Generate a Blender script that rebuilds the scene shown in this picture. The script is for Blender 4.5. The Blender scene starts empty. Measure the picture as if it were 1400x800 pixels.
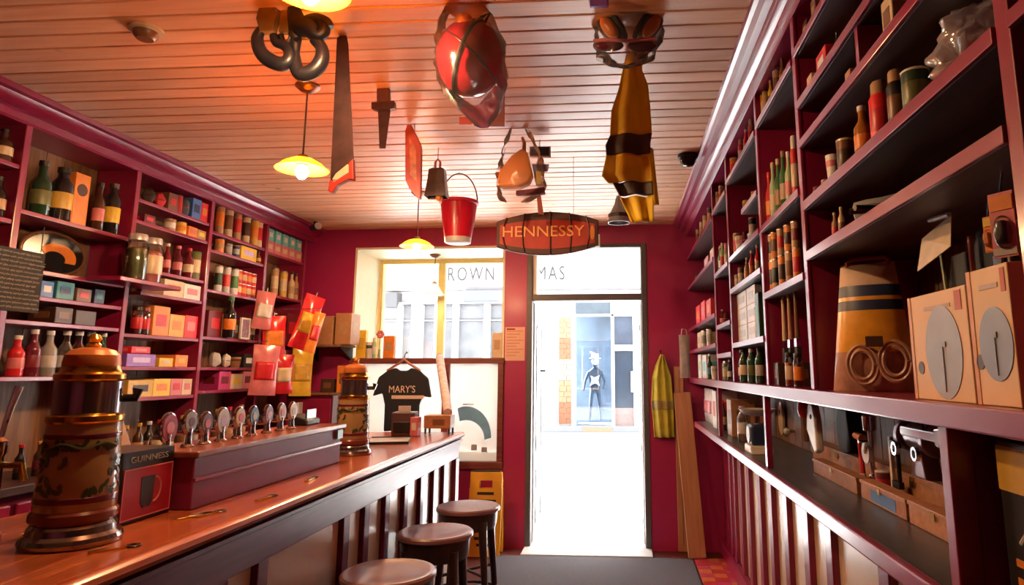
import bpy, bmesh, math, random
from mathutils import Vector, Matrix
random.seed(7)
scn = bpy.context.scene
COL = scn.collection
PI = math.pi

# ------------------------------------------------------------------ camera
FPX, CX, CY, VX, VY, ROLL, CAMZ = 900., 785., 356., 850., 507., .013, 1.5
_Y = Vector((VX-CX, VY-CY, FPX)).normalized()
_u = Vector((-math.sin(ROLL), -math.cos(ROLL), 0))
_Z = (_u - _Y*_u.dot(_Y)).normalized()
_X = _Y.cross(_Z).normalized()
RW = Matrix((( _X.x, _Y.x, _Z.x), (_X.y, _Y.y, _Z.y), (_X.z, _Y.z, _Z.z)))   # world -> image axes (right, down, forward)
CAM = Vector((0, 0, CAMZ))
def proj(p):
    c = RW @ (Vector(p)-CAM); return CX+FPX*c.x/c.z, CY+FPX*c.y/c.z
def depth(p): return (RW @ (Vector(p)-CAM)).z
def ray(px, py): return RW.transposed() @ Vector(((px-CX)/FPX, (py-CY)/FPX, 1))
def atY(px, py, Y): r = ray(px, py); return CAM + r*(Y/r.y)
def atX(px, py, X): r = ray(px, py); return CAM + r*(X/r.x)
def atZ(px, py, Z): r = ray(px, py); return CAM + r*((Z-CAMZ)/r.z)
def solveY(px, X, Z):                       # the point of a shelf line that stands at image column px
    lo, hi = .4, 30.
    for _ in range(60):
        m = (lo+hi)/2; x = proj((X, m, Z))[0]
        if (x > px) == (X > 0): lo = m
        else: hi = m
    return lo
cd = bpy.data.cameras.new('camera'); cam = bpy.data.objects.new('camera', cd); COL.objects.link(cam)
cd.sensor_width = 36; cd.lens = 36*FPX/1400
cd.shift_x = (700-CX)/1400; cd.shift_y = (CY-400)/1400
cd.clip_start = .02; cd.clip_end = 200
R3 = RW.transposed()
right, down, fwd = R3 @ Vector((1,0,0)), R3 @ Vector((0,1,0)), R3 @ Vector((0,0,1))
mw = Matrix.Identity(4)
for i in range(3): mw[i][0], mw[i][1], mw[i][2], mw[i][3] = right[i], -down[i], -fwd[i], CAM[i]
cam.matrix_world = mw
scn.camera = cam

# ------------------------------------------------------------------ world, daylight, exposure
w = bpy.data.worlds.new('overcast_sky'); scn.world = w; w.use_nodes = True
bg = w.node_tree.nodes['Background']
bg.inputs[0].default_value = (.93, .96, 1, 1); bg.inputs[1].default_value = 2.4
vs = scn.view_settings
vs.view_transform = 'Standard'; vs.look = 'None'; vs.gamma = 1; vs.use_curve_mapping = False
vs.exposure = 1.15
sl = bpy.data.lights.new('sun_offscreen', 'SUN'); sl.energy = 42; sl.angle = .02; sl.color = (1, .97, .92)
so = bpy.data.objects.new('sun_offscreen', sl); COL.objects.link(so); so.rotation_euler = Vector((.78, -.33, -.53)).to_track_quat('-Z', 'Y').to_euler()
def portal(name, loc, sx, sz):
    l = bpy.data.lights.new(name, 'AREA'); l.shape = 'RECTANGLE'; l.size = sx; l.size_y = sz
    l.cycles.is_portal = True
    o = bpy.data.objects.new(name, l); o.location = loc; o.rotation_euler = (-PI/2, 0, 0); COL.objects.link(o)
portal('window_portal', (-1.76, 6.68, 1.65), 1.5, 2.0)
portal('door_portal', (-.31, 6.68, 1.33), 1.15, 2.7)

# ------------------------------------------------------------------ materials
CO = {
 'crimson':(.30,.012,.045),'red':(.55,.02,.03),'bright red':(.75,.02,.03),'dark red':(.16,.012,.02),'maroon':(.12,.012,.03),
 'pink':(.60,.17,.19),'magenta':(.5,.04,.2),'purple':(.28,.12,.5),'lilac':(.55,.42,.7),'blue':(.06,.16,.45),'dark blue':(.02,.035,.1),
 'teal':(.03,.2,.24),'cyan':(.15,.5,.55),'green':(.05,.2,.06),'dark green':(.012,.045,.02),'bottle green':(.015,.06,.03),'olive':(.12,.13,.04),
 'yellow':(.75,.48,.04),'gold':(.6,.36,.06),'amber':(.35,.13,.02),'orange':(.72,.22,.03),'tan':(.42,.25,.13),'cream':(.60,.46,.30),
 'white':(.66,.62,.60),'pale grey':(.45,.43,.43),'grey':(.28,.27,.28),'dark grey':(.07,.07,.08),'black':(.012,.011,.013),
 'brown':(.17,.075,.035),'dark brown':(.06,.025,.015),'cardboard':(.42,.21,.10),'pale green':(.4,.55,.32),'silver':(.6,.6,.62),'clear':(.75,.78,.76)}
_mats = {}
def nodes(m):
    m.use_nodes = True; nt = m.node_tree
    return nt, nt.nodes, nt.links, nt.nodes['Principled BSDF']
def mat(col, rough=.5, metal=0, var=.12, scale=18, bump=0, coat=0, name=None):
    key = (str(col), rough, metal, var, scale, bump, coat)
    if key in _mats: return _mats[key]
    c = CO[col] if isinstance(col, str) else col
    m = bpy.data.materials.new(name or (str(col).replace(' ', '_') if isinstance(col, str) else 'paint'))
    nt, N, L, b = nodes(m)
    b.inputs['Roughness'].default_value = rough; b.inputs['Metallic'].default_value = metal
    b.inputs['Coat Weight'].default_value = coat; b.inputs['Coat Roughness'].default_value = .15
    tc = N.new('ShaderNodeTexCoord'); nz = N.new('ShaderNodeTexNoise'); nz.inputs['Scale'].default_value = scale; nz.inputs['Detail'].default_value = 4
    L.new(tc.outputs['Object'], nz.inputs['Vector'])
    mr = N.new('ShaderNodeMapRange'); mr.inputs['To Min'].default_value = 1-var*2; mr.inputs['To Max'].default_value = 1+var*2
    L.new(nz.outputs['Fac'], mr.inputs['Value'])
    mx = N.new('ShaderNodeVectorMath'); mx.operation = 'SCALE'; mx.inputs[0].default_value = c; L.new(mr.outputs['Result'], mx.inputs['Scale'])
    L.new(mx.outputs['Vector'], b.inputs['Base Color'])
    if bump:
        bp = N.new('ShaderNodeBump'); bp.inputs['Strength'].default_value = bump; bp.inputs['Distance'].default_value = .004
        L.new(nz.outputs['Fac'], bp.inputs['Height']); L.new(bp.outputs['Normal'], b.inputs['Normal'])
    _mats[key] = m; return m
def wood(name, c1, c2, axis='X', rough=.4, coat=0, knots=False, scale=1.0, rnd=.25):
    if name in _mats: return _mats[name]
    m = bpy.data.materials.new(name); nt, N, L, b = nodes(m)
    b.inputs['Roughness'].default_value = rough; b.inputs['Coat Weight'].default_value = coat; b.inputs['Coat Roughness'].default_value = .12
    tc = N.new('ShaderNodeTexCoord'); mp = N.new('ShaderNodeMapping')
    s = {'X':(1.2,14,14),'Y':(14,1.2,14),'Z':(14,14,1.2)}[axis]; mp.inputs['Scale'].default_value = [v*scale for v in s]
    oi = N.new('ShaderNodeObjectInfo'); ad = N.new('ShaderNodeVectorMath'); ad.operation = 'ADD'
    cm = N.new('ShaderNodeMath'); cm.operation = 'MULTIPLY'; cm.inputs[1].default_value = 37; L.new(oi.outputs['Random'], cm.inputs[0])
    L.new(tc.outputs['Object'], ad.inputs[0]); L.new(cm.outputs[0], ad.inputs[1]); L.new(ad.outputs[0], mp.inputs['Vector'])
    nz = N.new('ShaderNodeTexNoise'); nz.inputs['Scale'].default_value = 3; nz.inputs['Detail'].default_value = 6; nz.inputs['Distortion'].default_value = .6
    L.new(mp.outputs['Vector'], nz.inputs['Vector'])
    rp = N.new('ShaderNodeValToRGB'); rp.color_ramp.elements[0].color = (*c1, 1); rp.color_ramp.elements[1].color = (*c2, 1)
    rp.color_ramp.elements[0].position = .33; rp.color_ramp.elements[1].position = .68
    L.new(nz.outputs['Fac'], rp.inputs['Fac'])
    mr = N.new('ShaderNodeMapRange'); mr.inputs['To Min'].default_value = 1-rnd; mr.inputs['To Max'].default_value = 1+rnd*.5
    L.new(oi.outputs['Random'], mr.inputs['Value'])
    mx = N.new('ShaderNodeVectorMath'); mx.operation = 'SCALE'; L.new(rp.outputs['Color'], mx.inputs[0]); L.new(mr.outputs['Result'], mx.inputs['Scale'])
    out = mx.outputs['Vector']
    if knots:
        vo = N.new('ShaderNodeTexVoronoi'); vo.inputs['Scale'].default_value = 2.2; L.new(ad.outputs[0], vo.inputs['Vector'])
        kr = N.new('ShaderNodeMapRange'); kr.inputs['From Min'].default_value = .02; kr.inputs['From Max'].default_value = .06; kr.inputs['To Min'].default_value = .35; kr.inputs['To Max'].default_value = 1
        L.new(vo.outputs['Distance'], kr.inputs['Value'])
        m2 = N.new('ShaderNodeVectorMath'); m2.operation = 'SCALE'; L.new(out, m2.inputs[0]); L.new(kr.outputs['Result'], m2.inputs['Scale']); out = m2.outputs['Vector']
    L.new(out, b.inputs['Base Color'])
    bp = N.new('ShaderNodeBump'); bp.inputs['Strength'].default_value = .12; bp.inputs['Distance'].default_value = .003
    L.new(nz.outputs['Fac'], bp.inputs['Height']); L.new(bp.outputs['Normal'], b.inputs['Normal'])
    _mats[name] = m; return m
def clearmat(name, tint=(1,1,1), gloss=.12, rough=.03, diff=0.0, dcol=(.8,.8,.8)):
    if name in _mats: return _mats[name]
    m = bpy.data.materials.new(name); m.use_nodes = True; nt = m.node_tree; N, L = nt.nodes, nt.links
    N.remove(N['Principled BSDF']); out = N['Material Output']
    tr = N.new('ShaderNodeBsdfTransparent'); tr.inputs[0].default_value = (*tint, 1)
    gl = N.new('ShaderNodeBsdfGlossy'); gl.inputs['Roughness'].default_value = rough
    fr = N.new('ShaderNodeFresnel'); fr.inputs[0].default_value = 1.45
    mm = N.new('ShaderNodeMath'); mm.operation = 'ADD'; mm.use_clamp = True; mm.inputs[1].default_value = gloss-.04; L.new(fr.outputs[0], mm.inputs[0])
    mix = N.new('ShaderNodeMixShader'); L.new(mm.outputs[0], mix.inputs[0]); L.new(tr.outputs[0], mix.inputs[1]); L.new(gl.outputs[0], mix.inputs[2])
    last = mix
    if diff:
        d = N.new('ShaderNodeBsdfTranslucent'); d.inputs[0].default_value = (*dcol, 1)
        d2 = N.new('ShaderNodeBsdfDiffuse'); d2.inputs[0].default_value = (*dcol, 1)
        mi = N.new('ShaderNodeMixShader'); mi.inputs[0].default_value = .5; L.new(d.outputs[0], mi.inputs[1]); L.new(d2.outputs[0], mi.inputs[2])
        m3 = N.new('ShaderNodeMixShader'); m3.inputs[0].default_value = diff; L.new(mix.outputs[0], m3.inputs[1]); L.new(mi.outputs[0], m3.inputs[2]); last = m3
    L.new(last.outputs[0], out.inputs[0]); _mats[name] = m; return m
def translucent(name, col, mixf=.6):
    if name in _mats: return _mats[name]
    m = bpy.data.materials.new(name); m.use_nodes = True; nt = m.node_tree; N, L = nt.nodes, nt.links
    b = N['Principled BSDF']; b.inputs['Base Color'].default_value = (*col, 1); b.inputs['Roughness'].default_value = .35
    t = N.new('ShaderNodeBsdfTranslucent'); t.inputs[0].default_value = (*col, 1)
    mi = N.new('ShaderNodeMixShader'); mi.inputs[0].default_value = mixf; L.new(b.outputs[0], mi.inputs[1]); L.new(t.outputs[0], mi.inputs[2])
    L.new(mi.outputs[0], N['Material Output'].inputs[0]); _mats[name] = m; return m
def emit(name, col, s):
    if name in _mats: return _mats[name]
    m = bpy.data.materials.new(name); nt, N, L, b = nodes(m)
    b.inputs['Base Color'].default_value = (*col, 1); b.inputs['Emission Color'].default_value = (*col, 1); b.inputs['Emission Strength'].default_value = s
    _mats[name] = m; return m

CRIM = mat((.25,.009,.052), .28, 0, .10, 9, .15, .35, 'crimson_gloss_paint')
CRIMD = mat((.11,.006,.030), .25, 0, .10, 9, .15, .4, 'oxblood_gloss_paint')
WALLRED = mat((.36,.013,.100), .45, 0, .06, 5, .1, .1, 'wall_crimson')
BARWOOD = wood('bar_top_wood', (.36,.060,.020), (.56,.15,.05), 'Y', .25, .25)
BARSIDE = wood('bar_side_wood', (.13,.009,.050), (.20,.014,.078), 'Y', .4, .08)
CREAMP = mat((.72,.52,.38), .3, 0, .05, 6, .05, .3, 'cream_gloss_panel')
CEILW = wood('ceiling_board_paint', (.77,.39,.21), (.90,.53,.32), 'X', .42, .04, True, .6, .16)
BACKB = wood('shelf_back_board', (.16,.075,.04), (.27,.14,.075), 'Z', .55)
DARKSH = wood('shelf_dark_wood', (.045,.018,.02), (.085,.035,.035), 'Y', .5)
PLANKW = wood('pale_plank', (.42,.19,.09), (.52,.25,.13), 'Z', .6)
STOOLW = wood('stool_wood', (.022,.008,.010), (.05,.016,.018), 'Z', .3, .3)
BRASS = mat('gold', .22, 1, .05); CHROME = mat('silver', .1, 1, .04); IRON = mat((.03,.026,.028), .45, .7, .2, 30, .2, 0, 'dark_iron')
PANE = clearmat('window_glass', (1,1,1), .06)
FROST = clearmat('frosted_pane', (1,1,1), .05, .3, .78, (.93,.93,.92))
PLASTIC = clearmat('clear_plastic_bag', (.98,.96,.96), .045, .22, .03, (.85,.8,.8))
CLEARG = clearmat('clear_bottle_glass', (.88,.9,.88), .16, .04)
def glass(c):
    if c == 'clear': return CLEARG
    return mat(c, .06, 0, .04, 12, 0, .5)
def paint(c): return mat(c, .38, 0, .12, 30)
def cloth(c): return mat(c, .85, 0, .12, 60, .3)

# ------------------------------------------------------------------ mesh helpers
class MB:
    def __init__(s): s.v = []; s.f = []
    def add(s, vs, fs):
        o = len(s.v); s.v += [tuple(v) for v in vs]; s.f += [tuple(i+o for i in f) for f in fs]; return s
    def box(s, x0, x1, y0, y1, z0, z1):
        x0, x1 = min(x0,x1), max(x0,x1); y0, y1 = min(y0,y1), max(y0,y1); z0, z1 = min(z0,z1), max(z0,z1)
        return s.add([(x0,y0,z0),(x1,y0,z0),(x1,y1,z0),(x0,y1,z0),(x0,y0,z1),(x1,y0,z1),(x1,y1,z1),(x0,y1,z1)],
            [(0,3,2,1),(4,5,6,7),(0,1,5,4),(1,2,6,5),(2,3,7,6),(3,0,4,7)])
    def lathe(s, prof, n=20, c=(0,0,0), sx=1, sy=1):
        vs, fs = [], []
        for r, z in prof:
            for k in range(n):
                a = 2*PI*k/n; vs.append((c[0]+r*math.cos(a)*sx, c[1]+r*math.sin(a)*sy, c[2]+z))
        for i in range(len(prof)-1):
            for k in range(n):
                a, b = i*n+k, i*n+(k+1)%n; fs.append((a, b, b+n, a+n))
        if prof[0][0] > 1e-6: fs.append(tuple(reversed(range(n))))
        if prof[-1][0] > 1e-6: fs.append(tuple(range((len(prof)-1)*n, len(prof)*n)))
        return s.add(vs, fs)
    def shell(s, prof, t, n=24, c=(0,0,0)):          # open lathe with wall thickness
        inner = [(max(r-t, 1e-4), z) for r, z in reversed(prof)]
        p = prof+inner; vs, fs = [], []
        for r, z in p:
            for k in range(n):
                a = 2*PI*k/n; vs.append((c[0]+r*math.cos(a), c[1]+r*math.sin(a), c[2]+z))
        m = len(p)
        for i in range(m):
            for k in range(n):
                a, b = i*n+k, i*n+(k+1)%n; j = (i+1)%m; fs.append((a, b, j*n+(k+1)%n, j*n+k))
        return s.add(vs, fs)
    def tube(s, pts, r, n=8, cap=True):
        pts = [Vector(p) for p in pts]; rs = r if isinstance(r, (list, tuple)) else [r]*len(pts)
        vs, fs = [], []; prev = None
        for i, p in enumerate(pts):
            t = (pts[min(i+1, len(pts)-1)]-pts[max(i-1, 0)]).normalized()
            if prev is None:
                a = Vector((0,0,1)) if abs(t.z) < .9 else Vector((1,0,0)); u = t.cross(a).normalized()
            else: u = (prev - t*prev.dot(t)).normalized()
            prev = u; w_ = t.cross(u)
            for k in range(n):
                an = 2*PI*k/n; vs.append(p+(u*math.cos(an)+w_*math.sin(an))*rs[i])
        for i in range(len(pts)-1):
            for k in range(n):
                a, b = i*n+k, i*n+(k+1)%n; fs.append((a, b, b+n, a+n))
        if cap: fs.append(tuple(reversed(range(n)))); fs.append(tuple(range((len(pts)-1)*n, len(pts)*n)))
        return s.add(vs, fs)
    def prism(s, poly, d, axis='Y', at=0.):
        # poly in the plane normal to axis, extruded from at to at+d
        n = len(poly)
        def P(p, k):
            if axis == 'Y': return (p[0], k, p[1])
            if axis == 'X': return (k, p[0], p[1])
            return (p[0], p[1], k)
        vs = [P(p, at) for p in poly]+[P(p, at+d) for p in poly]
        fs = [tuple(range(n)), tuple(reversed(range(n, 2*n)))]
        for i in range(n):
            j = (i+1) % n; fs.append((i, i+n, j+n, j))
        return s.add(vs, fs)
    def ball(s, c, rx, ry, rz, n=18, m=12):
        prof = [(math.sin(PI*i/m), -math.cos(PI*i/m)) for i in range(m+1)]
        vs, fs = [], []
        for r, z in prof:
            for k in range(n):
                a = 2*PI*k/n; vs.append((c[0]+rx*r*math.cos(a), c[1]+ry*r*math.sin(a), c[2]+rz*z))
        for i in range(m):
            for k in range(n):
                a, b = i*n+k, i*n+(k+1)%n; fs.append((a, b, b+n, a+n))
        return s.add(vs, fs)
    def grid(s, fn, nu, nv, t=0.0):
        vs = [Vector(fn(i/nu, j/nv)) for i in range(nu+1) for j in range(nv+1)]
        fs = [(i*(nv+1)+j, (i+1)*(nv+1)+j, (i+1)*(nv+1)+j+1, i*(nv+1)+j+1) for i in range(nu) for j in range(nv)]
        return s.add(vs, fs)
    def turn(s, mtx): s.v = [tuple(mtx @ Vector(v)) for v in s.v]; return s
def O(name, mb, m, parent=None, smooth=None, bevel=0, solid=0, loc=None):
    me = bpy.data.meshes.new(name); me.from_pydata(mb.v, [], mb.f)
    bm = bmesh.new(); bm.from_mesh(me); bmesh.ops.remove_doubles(bm, verts=bm.verts, dist=1e-6)
    bmesh.ops.recalc_face_normals(bm, faces=bm.faces); bm.to_mesh(me); bm.free()
    if m: me.materials.append(m)
    if smooth:
        for p in me.polygons: p.use_smooth = True
        try: me.set_sharp_from_angle(angle=smooth if smooth is not True else .7)
        except Exception: pass
    o = bpy.data.objects.new(name, me); COL.objects.link(o)
    if parent: o.parent = parent
    if loc: o.location = loc
    if solid:
        md = o.modifiers.new('solid', 'SOLIDIFY'); md.thickness = solid; md.offset = 0
    if bevel:
        md = o.modifiers.new('bevel', 'BEVEL'); md.width = bevel; md.segments = 2; md.limit_method = 'ANGLE'
    return o
def E(name, label, cat, loc=(0,0,0), rz=0, group=None):
    o = bpy.data.objects.new(name, None); COL.objects.link(o); o.location = loc; o.rotation_euler = (0,0,rz)
    o.empty_display_size = .05
    return T(o, label, cat, group)
def T(o, label, cat, group=None):
    o['label'] = label; o['category'] = cat
    if group: o['group'] = group
    return o
def S(name, mb, m, label=None, cat=None, bevel=0, smooth=None):
    o = O(name, mb, m, None, smooth, bevel); o['kind'] = 'structure'
    if label: o['label'] = label
    if cat: o['category'] = cat
    return o
def smooth_pts(pts, rs, n=5):            # Catmull-Rom through the points
    P_ = [Vector(p) for p in pts]; o, r = [], []
    for i in range(len(P_)-1):
        a, b, c, d = P_[max(i-1,0)], P_[i], P_[i+1], P_[min(i+2,len(P_)-1)]
        for k in range(n):
            t = k/n; o.append(.5*((2*b)+(c-a)*t+(2*a-5*b+4*c-d)*t*t+(3*b-a-3*c+d)*t**3)); r.append(rs[i]*(1-t)+rs[i+1]*t)
    o.append(P_[-1]); r.append(rs[-1]); return o, r
def bx(*a): return MB().box(*a)
def text(name, s, size, m, parent, loc, rot=(PI/2,0,0), ext=.002, width=None, align='CENTER', spacing=1.0, height=None):
    c = bpy.data.curves.new(name, 'FONT'); c.body = s; c.size = size; c.extrude = ext; c.align_x = align; c.align_y = 'CENTER'; c.resolution_u = 3
    c.space_character = spacing
    t = bpy.data.objects.new(name+'_curve', c); COL.objects.link(t)
    bpy.context.view_layer.update()
    me = bpy.data.meshes.new_from_object(t.evaluated_get(bpy.context.evaluated_depsgraph_get()))
    bpy.data.objects.remove(t); bpy.data.curves.remove(c)
    if width or height:
        xs = [v.co.x for v in me.vertices]; ys = [v.co.y for v in me.vertices]
        k = width/(max(xs)-min(xs)) if width else 1; kh = height/(max(ys)-min(ys)) if height else k
        for v in me.vertices: v.co.x *= k; v.co.y *= kh
    me.materials.clear(); me.materials.append(m); me.name = name
    o = bpy.data.objects.new(name, me); COL.objects.link(o); o.parent = parent; o.location = loc; o.rotation_euler = rot
    return o
# ------------------------------------------------------------------ the room
ZC = 2.815; YW = 5.91; YO = 6.65; XL, XRW = -3.15, .96; YB = -3.2
floor = S('floor', bx(XL, XRW, YB, YO, -.10, 0), mat((.10,.02,.016), .5, 0, .15, 12, .1, 0, 'worn_red_floor'), 'worn dark red floor of the pub', 'floor')
k = 0
for i in range(3):
    for j in range(16):
        x = .56+i*.1; y = 4.1+j*.1
        O('tile', bx(x+.002, x+.098, y+.002, y+.098, 0, .006), [mat((.50,.03,.04),.35,0,.1), mat((.62,.17,.05),.35,0,.1), mat((.55,.05,.12),.35,0,.1)][(i*2+j+(j//3)) % 3], floor, bevel=.002)
S('trim_1', bx(-.85, .235, 5.66, YO+.02, 0, .022), mat((.55,.55,.55), .55, 0, .12, 14, .1, 0, 'stone_step'), 'pale stone step in the doorway', 'step', bevel=.006)
mt = O('floor_mat', bx(-1.05, .545, .6, 5.655, .0005, .014), mat((.088,.085,.102), .95, 0, .25, 160, .6, 0, 'grey_mat'), None, bevel=.004)
T(mt, 'long dark grey floor mat running to the open street door', 'floor mat')

# ceiling of separate boards with open joints
ceiling = S('ceiling', bx(XL, XRW, YB, YO, ZC+.035, ZC+.10), mat((.45,.24,.13), .8, name='ceiling_lath'), 'ceiling lined with pale varnished boards', 'ceiling')
bw = .104; plank_mesh = None
n = int((YW-YB)/bw)
for i in range(n+1):
    y1 = YW - i*bw; y0 = y1-bw+.006
    if plank_mesh is None:
        o = O('plank', bx(XL+.01, XRW-.01, 0, bw-.008, 0, .013), CEILW, ceiling, bevel=.004); plank_mesh = o.data
    else:
        o = bpy.data.objects.new('plank', plank_mesh); COL.objects.link(o); o.parent = ceiling
        md = o.modifiers.new('bevel', 'BEVEL'); md.width = .004; md.segments = 2
    o.location = (0, y0, ZC + random.uniform(-.0015, .0015))

WX0, WX1, WZ0, WZ1 = -2.47, -1.055, .66, 2.64
DX0, DX1, DZ = -.85, .235, 2.64
wb = MB()
wb.box(XL, WX0, YW, YO, 0, ZC).box(WX0, WX1, YW, YO, WZ1, ZC).box(WX0, WX1, YW, YO, 0, WZ0).box(WX1, DX0, YW, YO, 0, ZC)
wb.box(DX0, DX1, YW, YO, DZ, ZC).box(DX1, XRW, YW, YO, 0, ZC)
S('wall_street', wb, WALLRED, 'crimson painted wall around window and door to the street', 'wall')
we = MB(); g_ = .012
we.box(XL, WX0, YO, YO+g_, 0, ZC).box(WX0, WX1, YO, YO+g_, WZ1, ZC).box(WX0, WX1, YO, YO+g_, 0, WZ0).box(WX1, DX0, YO, YO+g_, 0, ZC).box(DX0, DX1, YO, YO+g_, DZ, ZC).box(DX1, XRW, YO, YO+g_, 0, ZC)
S('wall_added_cladding', we, mat((.07,.08,.09), .6, 0, .1, name='added_slate_cladding'), 'unseen slate grey cladding added outside to dull reflections in the shop pane', 'wall')  # unseen cladding, added so the shop pane opposite mirrors no crimson wall
S('wall_left', bx(XL-.12, XL, YB, YO, 0, ZC), mat((.10,.02,.03), .6, name='dark_plaster'), 'dark wall behind the back bar shelves', 'wall')
S('wall_right', bx(XRW, XRW+.12, YB, YO, 0, ZC), mat((.12,.06,.04), .6, name='brown_plaster'), 'dark brown wall behind the shelving', 'wall')
S('wall_rear', bx(XL, XRW, YB-.12, YB, 0, ZC), WALLRED, 'crimson wall at the back of the pub', 'wall')
# window reveal lining, glazing frame, panes
CREAMR = mat((.84,.78,.58), .5, 0, .04, name='cream_reveal'); YELF = mat((.80,.62,.22), .4, 0, .06, name='yellow_window_frame')
WFR = mat((.86,.85,.82), .4, 0, .03, name='white_window_paint')
tr2 = MB(); tr2.box(WX0, WX0+.02, YW-.005, 6.52, WZ0, WZ1).box(WX1-.02, WX1, YW-.005, 6.52, WZ0, WZ1).box(WX0+.02, WX1-.02, YW-.005, 6.52, WZ1-.02, WZ1).box(WX0+.02, WX1-.02, YW+.06, 6.52, WZ0, WZ0+.02)
S('trim_2', tr2, CREAMR, 'cream painted lining of the deep window recess', 'window lining')
win = S('window_1', MB().box(WX0, WX0+.05, 6.50, 6.58, WZ0, WZ1).box(WX1-.05, WX1, 6.50, 6.58, WZ0, WZ1).box(WX0+.05, WX1-.05, 6.50, 6.58, WZ1-.06, WZ1).box(WX0+.05, WX1-.05, 6.50, 6.58, WZ0, WZ0+.06), YELF, 'tall shop window with yellow frame and central mullion', 'window', bevel=.006)
O('mullion', bx(-1.845, -1.775, 6.50, 6.58, WZ0+.06, WZ1-.06), YELF, win, bevel=.006)
O('pane', bx(WX0+.05, -1.845, 6.536, 6.542, WZ0+.06, WZ1-.06), PANE, win); O('pane', bx(-1.775, WX1-.05, 6.536, 6.542, WZ0+.06, WZ1-.06), PANE, win)
# half height screen with frosted panes in front of the window display
SCW = wood('screen_wood', (.16,.035,.03), (.26,.07,.05), 'X', .4)
sc = E('window_screen', 'brown wooden half-height screen with white frosted panes before the window', 'screen', ((WX0+WX1)/2, YW+.02, WZ0))
cxs = (WX0+WX1)/2
def sbox(x0, x1, y0, y1, z0, z1): return bx(x0-cxs, x1-cxs, y0-YW-.02, y1-YW-.02, z0-WZ0, z1-WZ0)
O('top_rail', sbox(WX0, WX1+.01, YW-.035, YW+.075, 1.565, 1.615), SCW, sc, bevel=.005)
O('bottom_rail', sbox(WX0, WX1+.01, YW-.045, YW+.055, WZ0, .72), SCW, sc, bevel=.005)
for x0, x1 in ((WX0+.0, WX0+.045), (-1.60, -1.54), (WX1-.045, WX1+.005)):
    O('stile', sbox(x0, x1, YW-.03, YW+.05, .72, 1.565), SCW, sc, bevel=.004)
for x0, x1 in ((WX0+.045, -1.60), (-1.54, WX1-.045)):
    O('frosted_pane', sbox(x0, x1, YW+.006, YW+.014, .72, 1.565), FROST, sc)
# blue arc printed on the right pane
arc = []
for i in range(13):
    a = PI*(.62-.62*i/12); arc.append((-1.44+.225*math.cos(a)+.06, .92+.27*math.sin(a)))
for i in range(13):
    a = PI*(.62*i/12); arc.append((-1.44+.165*math.cos(a)+.06, .90+.17*math.sin(a)))
O('blue_print', MB().prism([(x-cxs, z-WZ0) for x, z in arc], .002, 'Y', -.019), mat((.20,.48,.85), .5), sc)
for (px, py, w_, h_) in ((640, 553, .10, .012), (648, 612, .05, .05), (662, 615, .05, .04)):
    p = atY(px, py, YW); O('grey_print', bx(p.x-w_/2-cxs, p.x+w_/2-cxs, -.019, -.017, p.z-h_/2-WZ0, p.z+h_/2-WZ0), mat('pale grey', .6), sc)
# door: frame, transom, two panelled leaves folded back into the porch
GREYF = mat((.10,.095,.105), .45, 0, .08, name='dark_grey_door_frame')
dfr = S('door_1', MB().box(DX0, DX0+.05, YW-.01, YW+.09, 0.022, DZ).box(DX1-.05, DX1, YW-.01, YW+.09, 0.022, DZ).box(DX0+.05, DX1-.05, YW-.01, YW+.09, 2.125, 2.185).box(DX0+.05, DX1-.05, YW-.01, YW+.09, DZ-.03, DZ), GREYF, 'dark grey street door frame with glazed transom', 'door frame', bevel=.005)
O('transom_pane', bx(DX0+.05, DX1-.05, YW+.038, YW+.044, 2.185, DZ-.03), PANE, dfr)
O('transom_stile', bx(DX0+.05, DX0+.085, YW+.02, YW+.06, 2.185, DZ-.03), WFR, dfr)
S('trim_3', MB().box(DX0, DX0+.015, YW+.1, YO, .022, DZ).box(DX1-.015, DX1, YW+.1, YO, .022, DZ).box(DX0+.015, DX1-.015, YW+.1, YO, DZ-.015, DZ), WFR, 'white painted lining of the door porch', 'door lining')
def leaf(x, s, name, label, handle):
    e = S(name, bx(x, x+s*.045, YW+.11, 6.58, .03, 2.12), WFR, label, 'door', bevel=.004)
    xf = x+s*.045
    for z0, z1 in ((.16, .62), (.78, 1.92)):
        O('panel_moulding', MB().box(xf, xf+s*.008, 6.12, 6.14, z0, z1).box(xf, xf+s*.008, 6.48, 6.50, z0, z1).box(xf, xf+s*.008, 6.14, 6.48, z0, z0+.02).box(xf, xf+s*.008, 6.14, 6.48, z1-.02, z1), mat((.06,.06,.065), .5), e)
    if handle:
        O('handle', MB().tube([(xf, 6.44, 1.5), (xf+s*.05, 6.44, 1.5), (xf+s*.05, 6.36, 1.5)], .009), IRON, e)
    O('edge_strip', bx(xf-s*.04, xf-s*.003, 6.58, 6.588, .2, 2.0), GREYF, e)
leaf(DX0+.016, 1, 'door_2', 'white panelled door leaf with black handle folded back in porch', True)
leaf(DX1-.016, -1, 'door_3', 'white panelled door leaf without handle folded back in porch', False)

# cornices
def cornice(name, pts, label):
    return S(name, MB().prism(pts, YW-YB, 'Y', YB), CRIM, label, 'cornice', smooth=.5)
cornice('trim_4', [(-3.14,2.69),(-2.885,2.69),(-2.875,2.70),(-2.875,2.735),(-2.845,2.742),(-2.815,2.762),(-2.80,2.785),(-2.775,2.79),(-2.77,2.814),(-3.14,2.814)], 'crimson moulded cornice above the back bar shelves')
cornice('trim_5', [(.95,2.70),(.60,2.70),(.585,2.715),(.575,2.735),(.555,2.742),(.545,2.752),(.54,2.765),(.515,2.772),(.50,2.79),(.485,2.795),(.48,2.814),(.95,2.814)], 'crimson moulded cornice above the open shelving')

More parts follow.
